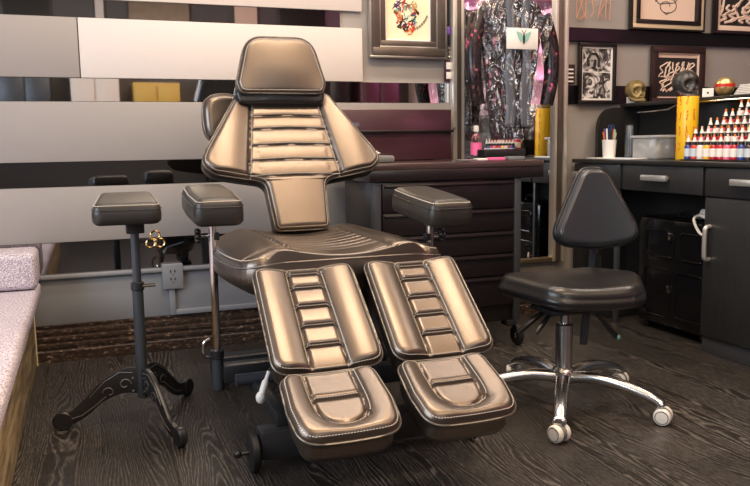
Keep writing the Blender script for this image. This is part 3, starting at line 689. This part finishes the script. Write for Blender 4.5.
# cup of pens
ZD = .803
cu = thing('pen_cup', 'white cup of coloured pens and scissors on the desk', 'cup', (2.50, 3.30, ZD))
MB().lathe([(.030, 0), (.036, .095), (.034, .095), (.029, .006)], 28).build('cup', 'white_plastic', cu)
for k, (c_, an, ln) in enumerate((('orange_pl', .2, .15), ('navy', .9, .145), ('purple', 1.9, .15), ('orange_pl', 2.7, .135), ('paper', 3.6, .15), ('ink', 4.3, .14), ('teal', 5.1, .145), ('mat_pink', 5.8, .13))):
    x, y = .013*math.cos(an), .013*math.sin(an); MB().tube([(x, y, .01), (x*2.4, y*2.4, ln)], [.004, .0045], 8).build('pen', c_, cu)
q = MB(); [q.tube([(.010+.008*math.cos(t)+s*.009, 0, .158+.011*math.sin(t)) for t in np.linspace(0, 2*PI, 12)][:-1], .002, 6, closed=True) for s in (-1, 1)]; q.tube([(.01, 0, .02), (.01, 0, .148)], .003, 6); q.build('scissors', 'navy', cu)
jr = thing('glass_jar', 'tall narrow clear glass jar on the desk beside the pen cup', 'jar', (2.56, 3.22, ZD))
MB().lathe([(.022, 0), (.024, .003), (.024, .165), (.026, .17), (.022, .17), (.021, .006)], 28).build('jar_body', 'glass', jr)
cb = thing('cotton_box', 'clear box of white cotton on the desk', 'box', (2.60, 3.09, ZD))
MB().box((-.06, -.085, 0), (.06, .085, .10), .008).build('clear_box', mat('frosted_clear', (.85, .86, .86), .15, 0, trans=.7), cb)
MB().box((-.065, -.11, .10), (.065, .095, .114), .006).build('box_lid', mat('clear_lid', (.9, .9, .9), .1, 0, trans=.6), cb)
q = MB(); 
for k in range(14): rr = random.Random(k); c_ = crumple(((rr.random()-.5)*.08, (rr.random()-.5)*.13, .015+rr.random()*.07), (.017, .017, .014), k+60, 10); q.add(c_.v, c_.f)
q.build('cotton_pads', 'cotton', cb, 60)
q = thing('paper_sheets', 'white papers with a blue sheet lying on the desk below the cotton box', 'papers', (2.50, 3.22, ZD))
MB().box((-.08, -.16, 0), (.04, .16, .005), .001).build('white_sheets', 'paper', q); o = MB().box((-.07, -.15, .0052), (.0, -.05, .0065)).build('blue_sheet', mat('pale_blue_paper', 'A9C4E0', .6), q)
# yellow roll
ry = thing('yellow_roll', 'tall yellow film roll with red print standing on the desk', 'roll', (2.60, 2.868, ZD))
MB().lathe([(.018, .0), (.046, 0), (.047, .002), (.047, .284), (.046, .286), (.018, .286)], 40).build('roll', 'yellow', ry)
q = MB(); rr = random.Random(9)
for col in range(4):
    an0 = math.radians(150+38*col); z = .02+.02*(col % 2)
    while z < .25:
        n_ = rr.choice([4, 5]); 
        for g in range(n_):
            for s_ in range(2):
                a1 = an0+rr.uniform(-.12, .12); a2 = an0+rr.uniform(-.12, .12); z1 = z+.011*g; z2 = z1+rr.uniform(.002, .010)
                q.tube([(.0475*math.cos(a1), .0475*math.sin(a1), z1), (.0475*math.cos((a1+a2)/2)*1.01, .0475*math.sin((a1+a2)/2)*1.01, (z1+z2)/2), (.0475*math.cos(a2), .0475*math.sin(a2), z2)], .0011, 5)
        z += .011*n_+.025
q.build('red_print', 'red', ry)
wb = thing('white_bottle', 'white bottle standing behind the yellow roll on the desk', 'bottle', (2.66, 2.955, ZD))
MB().lathe([(.026, 0), (.028, .004), (.028, .10), (.018, .118), (.010, .125), (.010, .14)], 24).build('body', 'white_plastic', wb); MB().lathe([(.012, .138), (.012, .155)], 16).build('cap', 'plastic', wb)
wx = thing('white_box', 'narrow white carton right of the yellow roll', 'box', (2.63, 2.785, ZD)); MB().box((-.02, -.012, 0), (.02, .012, .125), .002).build('carton', 'paper', wx)
# ink bottles on a stepped rack
ir = thing('ink_rack', 'stepped black rack for ink bottles at the right end of the desk', 'rack', (2.46, 2.38, ZD))
for k in range(5): MB().box((.0+.038*k, -.5, 0), (.038*(k+1)-.002, .375-.045*max(0, k-1), .006+.036*k), .002).build('step', 'desk_top', ir)
inks = ['B3152A', 'C93A2A', '7E1020', '27408B', 'D8D0D0', '5A1A50', 'D96A8A', '2E2A2A', 'E0B030', '2B7A78']
inkm = [mat('ink_colour_%d' % k, h, .22, coat=.5) for k, h in enumerate(inks)]
names = ['red', 'orange red', 'dark red', 'blue', 'white', 'violet', 'pink', 'black', 'yellow', 'teal']
protos = {}
tiers = ['bottom', 'second', 'middle', 'fourth', 'top']
for k in range(5):
    ytop = .36-.045*max(0, k-1)-(.0 if k else 0); n_ = 10
    for j in range(n_):
        ci = random.choice([0, 0, 1, 2, 0, 3, 4, 5, 6, 7, 8, 9]) if k < 3 else random.choice([7, 4, 5, 2, 0, 9])
        loc = (2.46+.038*k+.018, 2.38+ytop-.0-.037*j-.018, ZD+.0065+.036*k)
        lab = '%s ink dropper bottle on the %s step of the ink rack' % (names[ci], tiers[k])
        if ci not in protos:
            t = thing('ink_bottle', lab, 'bottle', loc, 0, 'ink bottles on the stepped rack')
            MB().lathe([(.0145, 0), (.016, .002), (.016, .055), (.011, .063)], 18).build('body', inkm[ci], t)
            MB().lathe([(.0164, .012), (.0164, .046)], 18).build('label_wrap', 'paper' if ci % 2 == 0 else mat('label_blue', 'C9D2DA', .5), t)
            MB().lathe([(.0125, .060), (.0125, .074), (.011, .075)], 18).build('collar', 'plastic', t)
            MB().lathe([(.0095, .074), (.007, .082), (.0035, .096)], 14).build('dropper', 'white_plastic', t)
            MB().lathe([(.0042, .094), (.0042, .103), (.002, .105)], 10).build('tip', 'orange_pl' if ci in (0, 1, 4, 8) else 'mat_pink', t)
            protos[ci] = t
        else: dup(protos[ci], loc, 0, lab)
# kneehole contents
cs = thing('machine_case', 'glossy black hard case with moulded panels in the desk kneehole', 'case', (2.58, 2.80, 0))
MB().box((-.11, -.24, .03), (.13, .24, .54), .035).build('shell', 'gloss', cs)
for (y0, y1, z0, z1) in ((-.02, .16, .36, .48), (-.20, -.06, .36, .48), (-.20, -.04, .09, .30), (.0, .17, .08, .30)):
    q = MB(); o_ = fillet([(y0, z0), (y1, z0), (y1, z1), (y0, z1)], .025, 6); q.tube([(-.112, y, z) for y, z in o_], .0035, 8, closed=True); q.build('moulded_rib', 'gloss', cs)
for y in (-.18, .18): MB().cyl((-.06, y-.01, .03), (-.06, y+.01, .03), .03, 20, .004).build('wheel', 'rubber', cs)
for z in (.44, .20): MB().box((-.118, -.012, z), (-.108, .012, z+.035), .003).build('latch', 'chrome', cs)
q = MB(); q.tube(catmull([(-.02, -.05, .535), (-.02, -.04, .562), (-.02, .04, .562), (-.02, .05, .535)], 5), .008, 8); q.build('handle', 'plastic', cs)
cbx = MB()
for r0, dz in ((.07, 0), (.06, .012), (.055, .022)): cbx.tube([(2.51+r0*.5*math.cos(t), 2.60+r0*math.sin(t), .560+dz+.008*math.sin(3*t)) for t in np.linspace(0, 2*PI, 28)][:-1], .0065, 8, closed=True)
cbx.tube(catmull([(2.49, 2.66, .565), (2.448, 2.64, .55), (2.442, 2.60, .50), (2.445, 2.56, .49), (2.45, 2.545, .52), (2.47, 2.545, .565)], 6), .006, 8)
tag(cbx.build('white_cable', 'white_plastic'), 'white cable coiled on the black case in the kneehole', 'cable')
pb = thing('water_bottle', 'clear plastic bottle standing in the kneehole left of the case', 'bottle', (2.465, 3.35, 0.18))
MB().lathe([(.026, 0), (.032, .006), (.030, .02), (.033, .035), (.029, .05), (.033, .065), (.029, .08), (.033, .095), (.031, .12), (.014, .155), (.013, .175)], 24).build('body', 'glass', pb)
MB().lathe([(.015, .172), (.015, .188), (.013, .19)], 16).build('cap', 'teal', pb)
st = thing('storage_crate', 'low black storage crate in the kneehole under the clear bottle', 'crate', (2.56, 3.30, 0)); MB().box((-.125, -.11, 0), (.125, .11, .168), .006).build('box', 'black', st); MB().box((-.13, -.115, .165), (.13, .115, .179), .004).build('lid', 'plastic', st)
hk = thing('oval_knob', 'small pale oval knob on a grey post in the kneehole', 'post', (2.408, 3.10, 0)); MB().box((-.012, -.01, 0), (.012, .01, .66), .003).build('post', 'slate', hk)
MB().ball((-.015, -.045, .235), (.005, .009, .02)).build('knob', 'mat_pink', hk); MB().cyl((-.01, 0, .235), (-.013, -.04, .235), .003, 8).build('stem', 'slate', hk)

# ================================================================== RECLINING CHAIR
ch = thing('client_chair', 'silver leather reclining client chair with split leg rests', 'chair', (.72, 2.4, 0))
def LP(x, y, z): return (x-.72, y-2.4, z)
def stitched(p, parent, lines=(), inset=.007, m='leather'):
    return p.stitches([(p.inset(inset), True)]+[(l, False) for l in lines], parent)
# --- backrest
bo = [(-.098, 0), (.098, 0), (.112, .195), (.30, .222), (.340, .262), (.318, .315), (.176, .555), (-.176, .555), (-.318, .315), (-.340, .262), (-.30, .222), (-.112, .195)]
bout = fillet(bo, [.02, .02, .045, .05, .05, .05, .03, .03, .05, .05, .05, .045], 8)
def bextra(X, Y):
    cp = .125+(.56-Y)*.14
    w = np.abs(X)
    e = np.where((Y > .19) & (w > cp), .017*np.sin(np.clip((w-cp)/.17, 0, 1)*PI)**.9, 0)
    e = e+np.where(w < .13, .0015*np.abs(np.sin((Y-.206)/.0622*PI))*(Y > .206)*(Y < .52), 0)
    e = e+np.where(Y < .19, -.004*(w/.1)**2, 0)
    return e+.012*np.cos(np.clip(X/.3, -1, 1)*PI/2)
rows = [.206, .271, .333, .40, .455, .51]
gr = [([(-(.125+(.56-y)*.14)+.003, y-.004), (0, y+.002), ((.125+(.56-y)*.14)-.003, y-.004)], .0055, .0042) for y in rows]
sv = [[(s*.125, .56), (s*(.125+.37*.14), .20)] for s in (-1, 1)]
gr += [(l, .010, .005) for l in sv]
P_ = Pad(bout, .070, .014, extra=bextra, grooves=gr, nu=120, step=.0045, warp=lambda x, y, z: (x, y, z+.25*x*x))
bmx = frame_mtx(LP(.728, 2.765, .565), (1, 0, 0), (0, .25, .485))
back = P_.build('backrest', 'leather', ch); place(back, bmx)
P_.piping('piping', 'piping', back); stitched(P_, back, [[(l[0][0]*.96, l[0][1]), (l[1][0]*.96, l[1][1])] for l in sv]+[[(a[0]*.97, a[1]+.007) for a in g[0]] for g in gr[:6]])
q = MB().box((-.09, -.02, -.03), (.09, .50, -.004), .006); o = q.build('back_plate', 'black', ch); place(o, bmx)
# --- headrest
hout = fillet([(-.158, 0), (.158, 0), (.170, .045), (.125, .240), (-.125, .240), (-.170, .045)], [.025, .025, .04, .085, .085, .04], 10)
hout = [(x*.98, y*.87) for x, y in hout]
Ph = Pad(hout, .066, .013, extra=lambda X, Y: .012*np.cos(np.clip(X/.16, -1, 1)*PI/2)*np.sin(np.clip(Y/.235, 0, 1)*PI), nu=70, step=.005)
hmx = frame_mtx(LP(.708, 2.93, 1.080), (1, 0, 0), (0, .045, .23))
hd = Ph.build('headrest', 'leather', ch); place(hd, hmx); Ph.piping('piping', 'piping', hd, .0035); stitched(Ph, hd, inset=.008)
q = MB(); q.add([(v[0]*1.03, v[1]*1.0-.036, v[2]*.85-.022) for v in Ph.vs], Ph.fs); o = q.build('headrest_underpad', 'black_leather', ch, 60); place(o, hmx)
q = MB(); [q.cyl(LP(.71+s*.04, 3.0, .95), LP(.71+s*.04, 3.02, 1.10), .008) for s in (-1, 1)]; q.build('headrest_rod', 'chrome', ch)
# --- round side cushion behind the left shoulder
rc = fillet([(-.085, -.095), (.085, -.095), (.085, .095), (-.085, .095)], .075, 10)
Pc = Pad(rc, .06, .026, nu=40, step=.006); cmx = frame_mtx(LP(.515, 3.09, .995), (1, .15, 0), (0, .15, 1))
sc = Pc.build('side_cushion', 'leather', ch); place(sc, cmx); Pc.piping('piping', 'piping', sc)
MB().tube([LP(.52, 3.10, .98), LP(.60, 3.08, .90), LP(.68, 2.98, .86)], .012, 10).build('cushion_bracket', 'black', ch)
# --- seat
so_ = [(-.16, .02), (0, -.005), (.16, .02), (.26, -.03), (.325, .06), (.335, .42), (.27, .60), (.12, .63), (-.12, .63), (-.27, .60), (-.335, .42), (-.325, .06), (-.26, -.03)]
sout = [(p[0], p[1]) for p in catmull([(a[0], a[1], 0) for a in so_], 6, True)]
def sextra(X, Y):
    w = np.abs(X); e = .014*np.exp(-((w-.20)/.07)**2)-.012*np.exp(-(X/.11)**2)
    return e+np.where((w < .15) & (Y > .1), .003*np.abs(np.sin(Y/.055*PI)), 0)
sgr = [([(-.15, y), (.15, y)], .007, .005) for y in (.11, .165, .22, .275, .33, .385, .44)]+[([(s*.155, -.02), (s*.16, .6)], .010, .006) for s in (-1, 1)]+[([(s*.155, .10), (s*.30, .03)], .008, .006) for s in (-1, 1)]
def swarp(x, y, z):
    dz = -.25*max(0, abs(x)-.20)**1.3; return (x*(1-.10*max(0, (.06-z)/.06)), y, z+dz)
Ps = Pad(sout, .118, .022, rb=.05, extra=sextra, grooves=sgr, nu=110, step=.006, warp=swarp, bulge=.006)
smx = Matrix.Translation(LP(.71, 2.165, .468)); se = Ps.build('seat', 'leather', ch); place(se, smx); Ps.piping('piping', 'piping', se); stitched(Ps, se, inset=.010)
# --- leg rests
def leg_pad(cx, name):
    wT, wB, L_ = .144, .150, .350
    out = fillet([(-wB, 0), (wB, 0), (wT, L_), (-wT, L_)], [.045, .045, .03, .03], 8)
    def ex(X, Y):
        w = np.abs(X); cp = .050; e = .015*np.sin(np.clip((w-cp)/.105, 0, 1)*PI)**.9
        return e+np.where(w < cp, .0015*np.abs(np.sin((Y-.075)/.066*PI)), 0)
    ys = [.075, .141, .207, .273, .322]
    g = [([(-.05, y), (.05, y)], .008, .0038) for y in ys]+[([(-.042, y+.010), (.042, y+.010)], -.0045, .0045) for y in ys]+[([(s*.050, 0), (s*.046, L_)], .009, .0048) for s in (-1, 1)]
    P1 = Pad(out, .086, .013, rb=.03, bulge=-.012, extra=ex, grooves=g, nu=90, step=.004, warp=lambda x, y, z: (x, y, z+.55*x*x-.05*(y/.36)**2*.0))
    mx_ = frame_mtx((cx, -.0, 0), (1, 0, 0), (0, .27, .225)); 
    nrm = mx_.to_3x3() @ Vector((0, 0, 1)); base = Vector(LP(0, 1.855, .325)); base.x = cx; mx_.translation = base-nrm*.086
    o = P1.build(name, 'leather', ch); place(o, mx_); P1.piping('piping', 'piping', o)
    P1.stitches([(P1.inset(.007), True)]+[([(-.046, y+.0045), (.046, y+.0045)], False) for y in ys]+[([(s*.056, .02), (s*.052, L_-.02)], False) for s in (-1, 1)], o)
    return mx_
def foot_pad(cx):
    w, L_ = .130, .232
    out = fillet([(-w*.93, 0), (w*.93, 0), (w, .10), (w*.93, L_), (-w*.93, L_), (-w, .10)], [.075, .075, .06, .045, .045, .06], 10)
    U = [(-.062, L_), (-.062, .11), (-.045, .065), (0, .048), (.045, .065), (.062, .11), (.062, L_)]
    U2 = [(p[0], p[1]) for p in catmull([(a[0], a[1], 0) for a in U], 6)]
    def ex(X, Y):
        inside = (np.abs(X) < .06) & (Y > .055); d = seg_dist(X, Y, U2)
        return np.where(inside, -.003, .013*np.sin(np.clip(d/.09, 0, 1)*PI)**.9)
    P1 = Pad(out, .090, .014, rb=.035, bulge=-.014, extra=ex, grooves=[(U2, .010, .006), ([(-.06, .135), (.06, .135)], .008, .0040), ([(-.052, .146), (.052, .146)], -.0045, .0045)], nu=90, step=.004, warp=lambda x, y, z: (x, y, z+.5*x*x))
    mx_ = frame_mtx((cx, 0, 0), (1, 0, 0), (0, .22, .095)); nrm = mx_.to_3x3() @ Vector((0, 0, 1)); base = Vector(LP(0, 1.585, .248)); base.x = cx; mx_.translation = base-nrm*.092
    o = P1.build('foot_rest', 'leather', ch); place(o, mx_); P1.piping('piping', 'piping', o)
    P1.stitches([(P1.inset(.007), True), ([(-.055, .141), (.055, .141)], False), ([(p[0]*1.1, p[1]-.006) for p in U2], False)], o)
for cx in (-.165, .165):
    leg_pad(cx+.008, 'leg_rest'); foot_pad(cx-(.022 if cx < 0 else .045))
    q = MB(); q.box((cx-.03, -.62, .16), (cx+.03, -.30, .185), .006, Matrix.Translation((0, 0, 0))); q.build('leg_rest_arm', 'black', ch)
    MB().tube([(cx, -.42, .175), (cx, -.15, .40), (cx, .05, .45)], .022, 4).build('leg_rest_link', 'black', ch)
    MB().tube([(cx, -.60, .172), (cx, -.72, .17)], .02, 4).build('foot_rest_link', 'black', ch)
# --- arm rests
def arm(px, py, ztop, yaw, tilt, side):
    out = fillet([(-.072, -.17), (.072, -.17), (.078, .0), (.072, .17), (-.072, .17), (-.078, .0)], [.03, .03, .1, .03, .03, .1], 6)
    P1 = Pad(out, .085, .026, nu=50, step=.006, extra=lambda X, Y: .003*np.cos(X/.08*PI/2), bulge=.003)
    e = Matrix.Translation(LP(px, py, ztop-.085)) @ Euler((math.radians(tilt), 0, math.radians(yaw))).to_matrix().to_4x4()
    o = P1.build('armrest', 'arm_leather', ch); place(o, e); P1.piping('piping', 'arm_leather', o, .0015); stitched(P1, o, inset=.006)
    z1 = ztop-.088
    q = MB().cyl(LP(px, py, .205), LP(px, py, z1), .0125); q.build('armrest_post', 'chrome', ch)
    MB().cyl(LP(px, py, .10), LP(px, py, .215), .019, 20, .003).build('post_sleeve', 'slate', ch)
    c = MB().cyl(LP(px, py, .205), LP(px, py, .235), .022, 20, .003).build('post_clamp', 'black', ch)
    MB().tube(catmull([LP(px-.02, py-.01, .215), LP(px-.045, py-.02, .225), LP(px-.045, py-.02, .265), LP(px-.025, py-.02, .28)], 5), .005, 8).build('clamp_lever', 'chrome', c)
    MB().box(LP(px-.03, py-.03, z1-.012), LP(px+.03, py+.05, z1), .003).build('armrest_bracket', 'black', ch)
    k = MB().cyl(LP(px, py+.01, z1-.055), LP(px-.05*side, py+.01, z1-.055), .008, 12).build('knob_stem', 'chrome', ch)
    q = MB()
    for a in range(6):
        t = a*PI/3; c_ = LP(px-.045*side, py+.01+.017*math.cos(t), z1-.055+.017*math.sin(t)); q.ball(c_, (.010, .009, .009), 10, 8)
    q.cyl(LP(px-.036*side, py+.01, z1-.055), LP(px-.054*side, py+.01, z1-.055), .017, 18, .003); q.build('star_knob', 'plastic', k)
    MB().box(LP(min(px, px+side*.02), py-.012, z1-.07), LP(max(px, px+side*.02)+.001, py+.012, z1-.045), .003).build('slide_block', 'black', ch)
arm(.37, 2.50, .755, 0, 5, 1); arm(1.055, 2.32, .735, 0, 5, -1)
# --- frame
MB().box(LP(.50, 2.25, .44), LP(.94, 2.74, .475), .006).build('seat_frame', 'black', ch)
MB().box(LP(.385, 2.47, .125), LP(.62, 2.53, .185), .006).build('arm_bracket', 'black', ch)
MB().box(LP(.85, 2.27, .125), LP(1.07, 2.33, .185), .006).build('arm_bracket', 'black', ch)
MB().tube([LP(.41, 2.40, .155), LP(.62, 2.40, .155)], .02, 14).build('cross_tube', 'slate', ch)
q = MB(); q.box(LP(.405, 2.86, .03), LP(1.03, 2.94, .105), .005); q.box(LP(.408, 2.02, .035), LP(1.02, 2.09, .115), .005); q.box(LP(.66, 2.06, .035), LP(.80, 2.90, .105), .005); q.build('base_frame', 'black', ch)
q = MB(); q.box(LP(.62, 2.32, .10), LP(.84, 2.62, .445), .01); q.build('lift_column', 'black', ch)
MB().box(LP(.46, 2.05, .11), LP(.50, 2.55, .15), .005, ).build('side_rail', 'black', ch)
MB().cyl(LP(.728, 2.78, .42), LP(.728, 2.90, .72), .02).build('back_actuator', 'slate', ch)
for x in (.45, 1.0): MB().cyl(LP(x, 2.90, 0), LP(x, 2.90, .035), .018, 16, .003).build('levelling_foot', 'rubber', ch)
for s, x in ((-1, .392), (1, 1.055)):
    w_ = MB(); w_.lathe([(.02, -.013), (.044, -.013), (.053, -.008), (.0535, 0), (.053, .008), (.044, .013), (.036, .010), (.036, -.0) , (.02, .013)], 32, Matrix.Translation(LP(x, 2.05, .0535)) @ Matrix.Rotation(PI/2, 4, 'Y'))
    w_ = w_.build('transport_wheel', 'rubber', ch); MB().cyl(LP(x, 2.05, .0535), LP(x+s*.045, 2.05, .0535), .006, 12).build('axle', 'black', w_)
    MB().ball(LP(x+s*.045, 2.05, .0535), .012, 14, 10).build('axle_knob', 'plastic', w_)
q = MB(); q.tube(catmull([LP(.445, 2.06, .275), LP(.432, 2.05, .250), LP(.417, 2.04, .215)], 5), [.006]*5+[.010]*6, 12); q.ball(LP(.415, 2.04, .21), (.014, .014, .017)); q.build('release_lever', 'white_plastic', ch)
MB().tube([LP(.445, 2.06, .275), LP(.50, 2.12, .30), LP(.60, 2.2, .34)], .006, 8).build('lever_rod', 'black', ch)

# ================================================================== ARM REST STAND
ax, ay = .135, 2.568
rs = thing('arm_rest_stand', 'black padded arm rest on a slim pole with scrolled tripod feet', 'arm rest stand', (ax, ay, 0))
out = fillet([(-.100, -.12), (.100, -.12), (.088, .17), (-.082, .17)], .03, 6)
P1 = Pad(out, .068, .022, nu=60, step=.006, bulge=.003)
o = P1.build('pad', 'arm_leather', rs); place(o, Matrix.Translation((-.022, -.02, .672)) @ Euler((math.radians(4), math.radians(0), math.radians(-2))).to_matrix().to_4x4()); P1.piping('piping', 'arm_leather', o, .0013); stitched(P1, o, inset=.005)
MB().box((-.06, -.06, .662), (.06, .06, .674), .002).build('pad_plate', 'black', rs)
MB().cyl((0, 0, .42), (0, 0, .668), .0135, 20).build('upper_pole', 'slate', rs)
MB().cyl((0, 0, .085), (0, 0, .455), .0175, 20, .002).build('lower_pole', 'slate', rs)
c = MB().cyl((0, 0, .440), (0, 0, .468), .021, 20, .003).build('pole_collar', 'black', rs)
MB().cyl((.015, -.008, .455), (.055, -.012, .456), .006, 10).build('collar_bolt', 'chrome', c)
MB().box((-.026, -.02, .625), (.03, .02, .664), .004).build('tilt_bracket', 'black', rs); MB().cyl((.0, -.0, .600), (.062, -.01, .600), .006, 10).build('knob_bolt', 'black', rs)
q = MB()
for a in range(3):
    t = PI/2+a*2*PI/3; q.tube([(.062+.017*math.cos(t)+.014*math.cos(s_), -.014, .600+.017*math.sin(t)+.014*math.sin(s_)) for s_ in np.linspace(0, 2*PI, 12)][:-1], .0035, 6, closed=True)
q.ball((.062, -.012, .600), (.008, .007, .007)); q.build('wing_knob', 'brass', rs)
def scroll_leg(ang, L_):
    up = catmull([(.012, .186, 0), (.05, .188, 0), (.11, .162, 0), (.17, .108, 0), (.215, .066, 0), (L_-.012, .054, 0)], 8)
    lo = catmull([(L_-.01, .018, 0), (.215, .020, 0), (.17, .045, 0), (.12, .085, 0), (.06, .105, 0), (.012, .100, 0)], 8)
    m_ = Matrix.Rotation(ang, 4, 'Z') @ Matrix.Rotation(PI/2, 4, 'X')
    lg = MB().prism([(p.x, p.y) for p in up+lo], -.008, .008, m_, .002).build('leg', 'black', rs)
    q = MB()
    for s_ in (-1, 1):
        def sp_(cx, cy, r, a0, a1, k=14): return [(cx+r*(1-.65*i/k)*math.cos(a0+(a1-a0)*i/k), cy+r*(1-.65*i/k)*math.sin(a0+(a1-a0)*i/k), s_*.0085) for i in range(k+1)]
        q.tube([(p[0], p[1], p[2]) for p in sp_(.055, .135, .020, PI, -2.6)], .0024, 6, mtx=m_)
        q.tube([(p[0], p[1], p[2]) for p in sp_(.105, .112, .020, 0, 4.8)], .0024, 6, mtx=m_)
        q.tube([(.115, .100, s_*.0085), (.15, .072, s_*.0085), (.19, .045, s_*.0085), (.225, .036, s_*.0085)], .0024, 6, mtx=m_)
        q.tube([(.03, .172, s_*.0085), (.07, .176, s_*.0085), (.12, .148, s_*.0085), (.165, .102, s_*.0085)], .002, 6, mtx=m_)
    q.build('scrollwork', M['worn'], lg)
    q = MB(); 
    for s_ in (-1, 1): q.cyl(m_ @ Vector((.03, .155 if s_ > 0 else .112, 0)) , m_ @ Vector((.03, .155 if s_ > 0 else .112, .011)), .004, 10); q.cyl(m_ @ Vector((.03, .155 if s_ > 0 else .112, 0)) , m_ @ Vector((.03, .155 if s_ > 0 else .112, -.011)), .004, 10)
    q.build('leg_bolt', 'screw', lg)
    MB().cyl(m_ @ Vector((L_, .031, -.012)), m_ @ Vector((L_, .031, .012)), .031, 28, .004).build('foot_disc', 'black', rs)
M['worn'] = mat('worn_iron', (.16, .15, .14), .4, .5)
for ax_, ay_ in ((-.114, 2.593), (.30, 2.795), (.22, 2.306)):
    scroll_leg(math.atan2(ay_-ay, ax_-ax), max(.235, math.hypot(ay_-ay, ax_-ax)))

# ================================================================== STOOL
sx0, sy0 = 1.48, 2.17
sl = thing('artist_stool', 'black leather stool with triangular backrest on a chrome five star base', 'stool', (sx0, sy0, 0))
hub = MB().lathe([(.034, .085), (.040, .095), (.040, .125), (.034, .135), (.0285, .14), (.0285, .285), (.024, .29)], 32); hub.build('hub_column', 'alu', sl)
MB().cyl((0, 0, .285), (0, 0, .345), .014, 20).build('gas_piston', 'chrome', sl)
for k in range(5):
    a = math.radians(18+72*k); m_ = Matrix.Rotation(a, 4, 'Z')
    pts = catmull([(.025, 0, .112), (.11, 0, .122), (.20, 0, .112), (.28, 0, .092), (.318, 0, .075), (.332, 0, .068)], 6); n_ = len(pts)
    vs = []; fs = []
    for i, p in enumerate(pts):
        t = i/(n_-1); w_ = .024-.006*t+.004*(t > .85); h_ = .022-.010*t
        for j in range(12): c_, s_ = math.cos(2*PI*j/12), math.sin(2*PI*j/12); vs.append((p.x, w_*abs(c_)**.8*(1 if c_ > 0 else -1), p.z-.006+h_*(max(s_, -.8))))
    fs = [(i*12+j, i*12+(j+1) % 12, (i+1)*12+(j+1) % 12, (i+1)*12+j) for i in range(n_-1) for j in range(12)]+[tuple(range(12))[::-1], tuple(range((n_-1)*12, n_*12))]
    lg = MB().add(vs, fs, m_).build('base_arm', 'alu', sl, 60)
    MB().cyl(m_ @ Vector((.325, 0, .045)), m_ @ Vector((.325, 0, .072)), .007, 12).build('caster_stem', 'chrome', lg)
    ca = math.radians([-60, 60, 30, -75, -50][k]); cc = m_ @ Vector((.328, 0, .0275))
    cm = Matrix.Translation(cc) @ Matrix.Rotation(ca, 4, 'Z')
    cst = MB().lathe([(.012, -.010), (.024, -.010), (.0245, .010), (.012, .010)], 24, cm @ Matrix.Rotation(PI/2, 4, 'X')).build('caster', 'grey_plastic', sl)
    q = MB()
    for s_ in (-1, 1): q.lathe([(.010, s_*.009), (.026, s_*.009), (.0275, s_*.012), (.0275, s_*.020), (.024, s_*.026), (.012, s_*.028)][::s_], 28, cm @ Matrix.Rotation(PI/2, 4, 'X'))
    q.build('caster_wheel', 'white_plastic', cst)
    q = MB()
    for s_ in (-1, 1): q.tube([cm @ Vector((.020*math.cos(t), s_*.0265, .020*math.sin(t))) for t in np.linspace(0, 2*PI, 24)][:-1], .0012, 6, closed=True)
    q.build('wheel_ring', 'rubber', cst)
MB().box((-.09, -.07, .332), (.09, .07, .350), .005).build('seat_plate', 'black', sl)
# seat, rounded triangle
tri = fillet([(-.225, .17), (-.17, -.13), (.13, -.185), (.250, -.02), (.18, .20), (-.09, .23)], [.09, .10, .10, .11, .10, .10], 10)
Pt = Pad(tri, .070, .030, nu=80, step=.006, bulge=.008, extra=lambda X, Y: .008-.016*np.exp(-((X*X+Y*Y)/.012)), warp=lambda x, y, z: (x, y, z+.30*x*x-.12*y*y*(y < 0)))
o = Pt.build('seat', 'black_leather', sl); o.location = (.055, .01, .355); Pt.piping('piping', 'black_leather', o, .003, .012)
# backrest
bt_ = fillet([(-.185, .01), (0, -.012), (.185, .01), (.045, .285), (-.045, .285)], [.075, .4, .075, .055, .055], 12)
Pb = Pad(bt_, .055, .022, nu=60, step=.005, extra=lambda X, Y: .010*np.ones_like(X), warp=lambda x, y, z: (x, y, z+.5*x*x))
mxb = frame_mtx((.275, .235, .508), (1, -.22, 0), (.0, .05, .28)); o = Pb.build('backrest', mat('backrest_leather', (.030, .034, .042), .26, 0, bump=.08, scale=300, coat=.3), sl); place(o, mxb); Pb.piping('piping', 'black_leather', o, .0055)
q = MB(); q.tube([(.325, .29, .58), (.325, .30, .40), (.27, .24, .33), (.08, .06, .325)], .014, 6); q.build('back_bar', 'slate', sl)
q = MB(); q.box((-.014, -.005, -.10), (.014, .005, .05), .003, Matrix.Translation((.10, .02, .30)) @ Matrix.Rotation(.08, 4, 'Y')); q.build('adjust_bar', 'slate', sl)
q = MB(); q.tube([(.10, 0, .335), (.16, -.01, .27), (.20, -.02, .225)], [.006, .007, .010], 10); q.build('height_lever', 'plastic', sl); 
q = MB(); q.tube([(-.06, .02, .335), (-.12, .02, .30), (-.16, .03, .265)], [.008, .010, .009], 10); q.tube([(-.05, .0, .335), (-.10, -.02, .295), (-.125, -.02, .27)], [.007, .009, .008], 10); q.build('tilt_lever', 'plastic', sl)
MB().ball((.198, -.032, .228), (.006, .003, .009)).build('lever_mark', 'teal', sl)
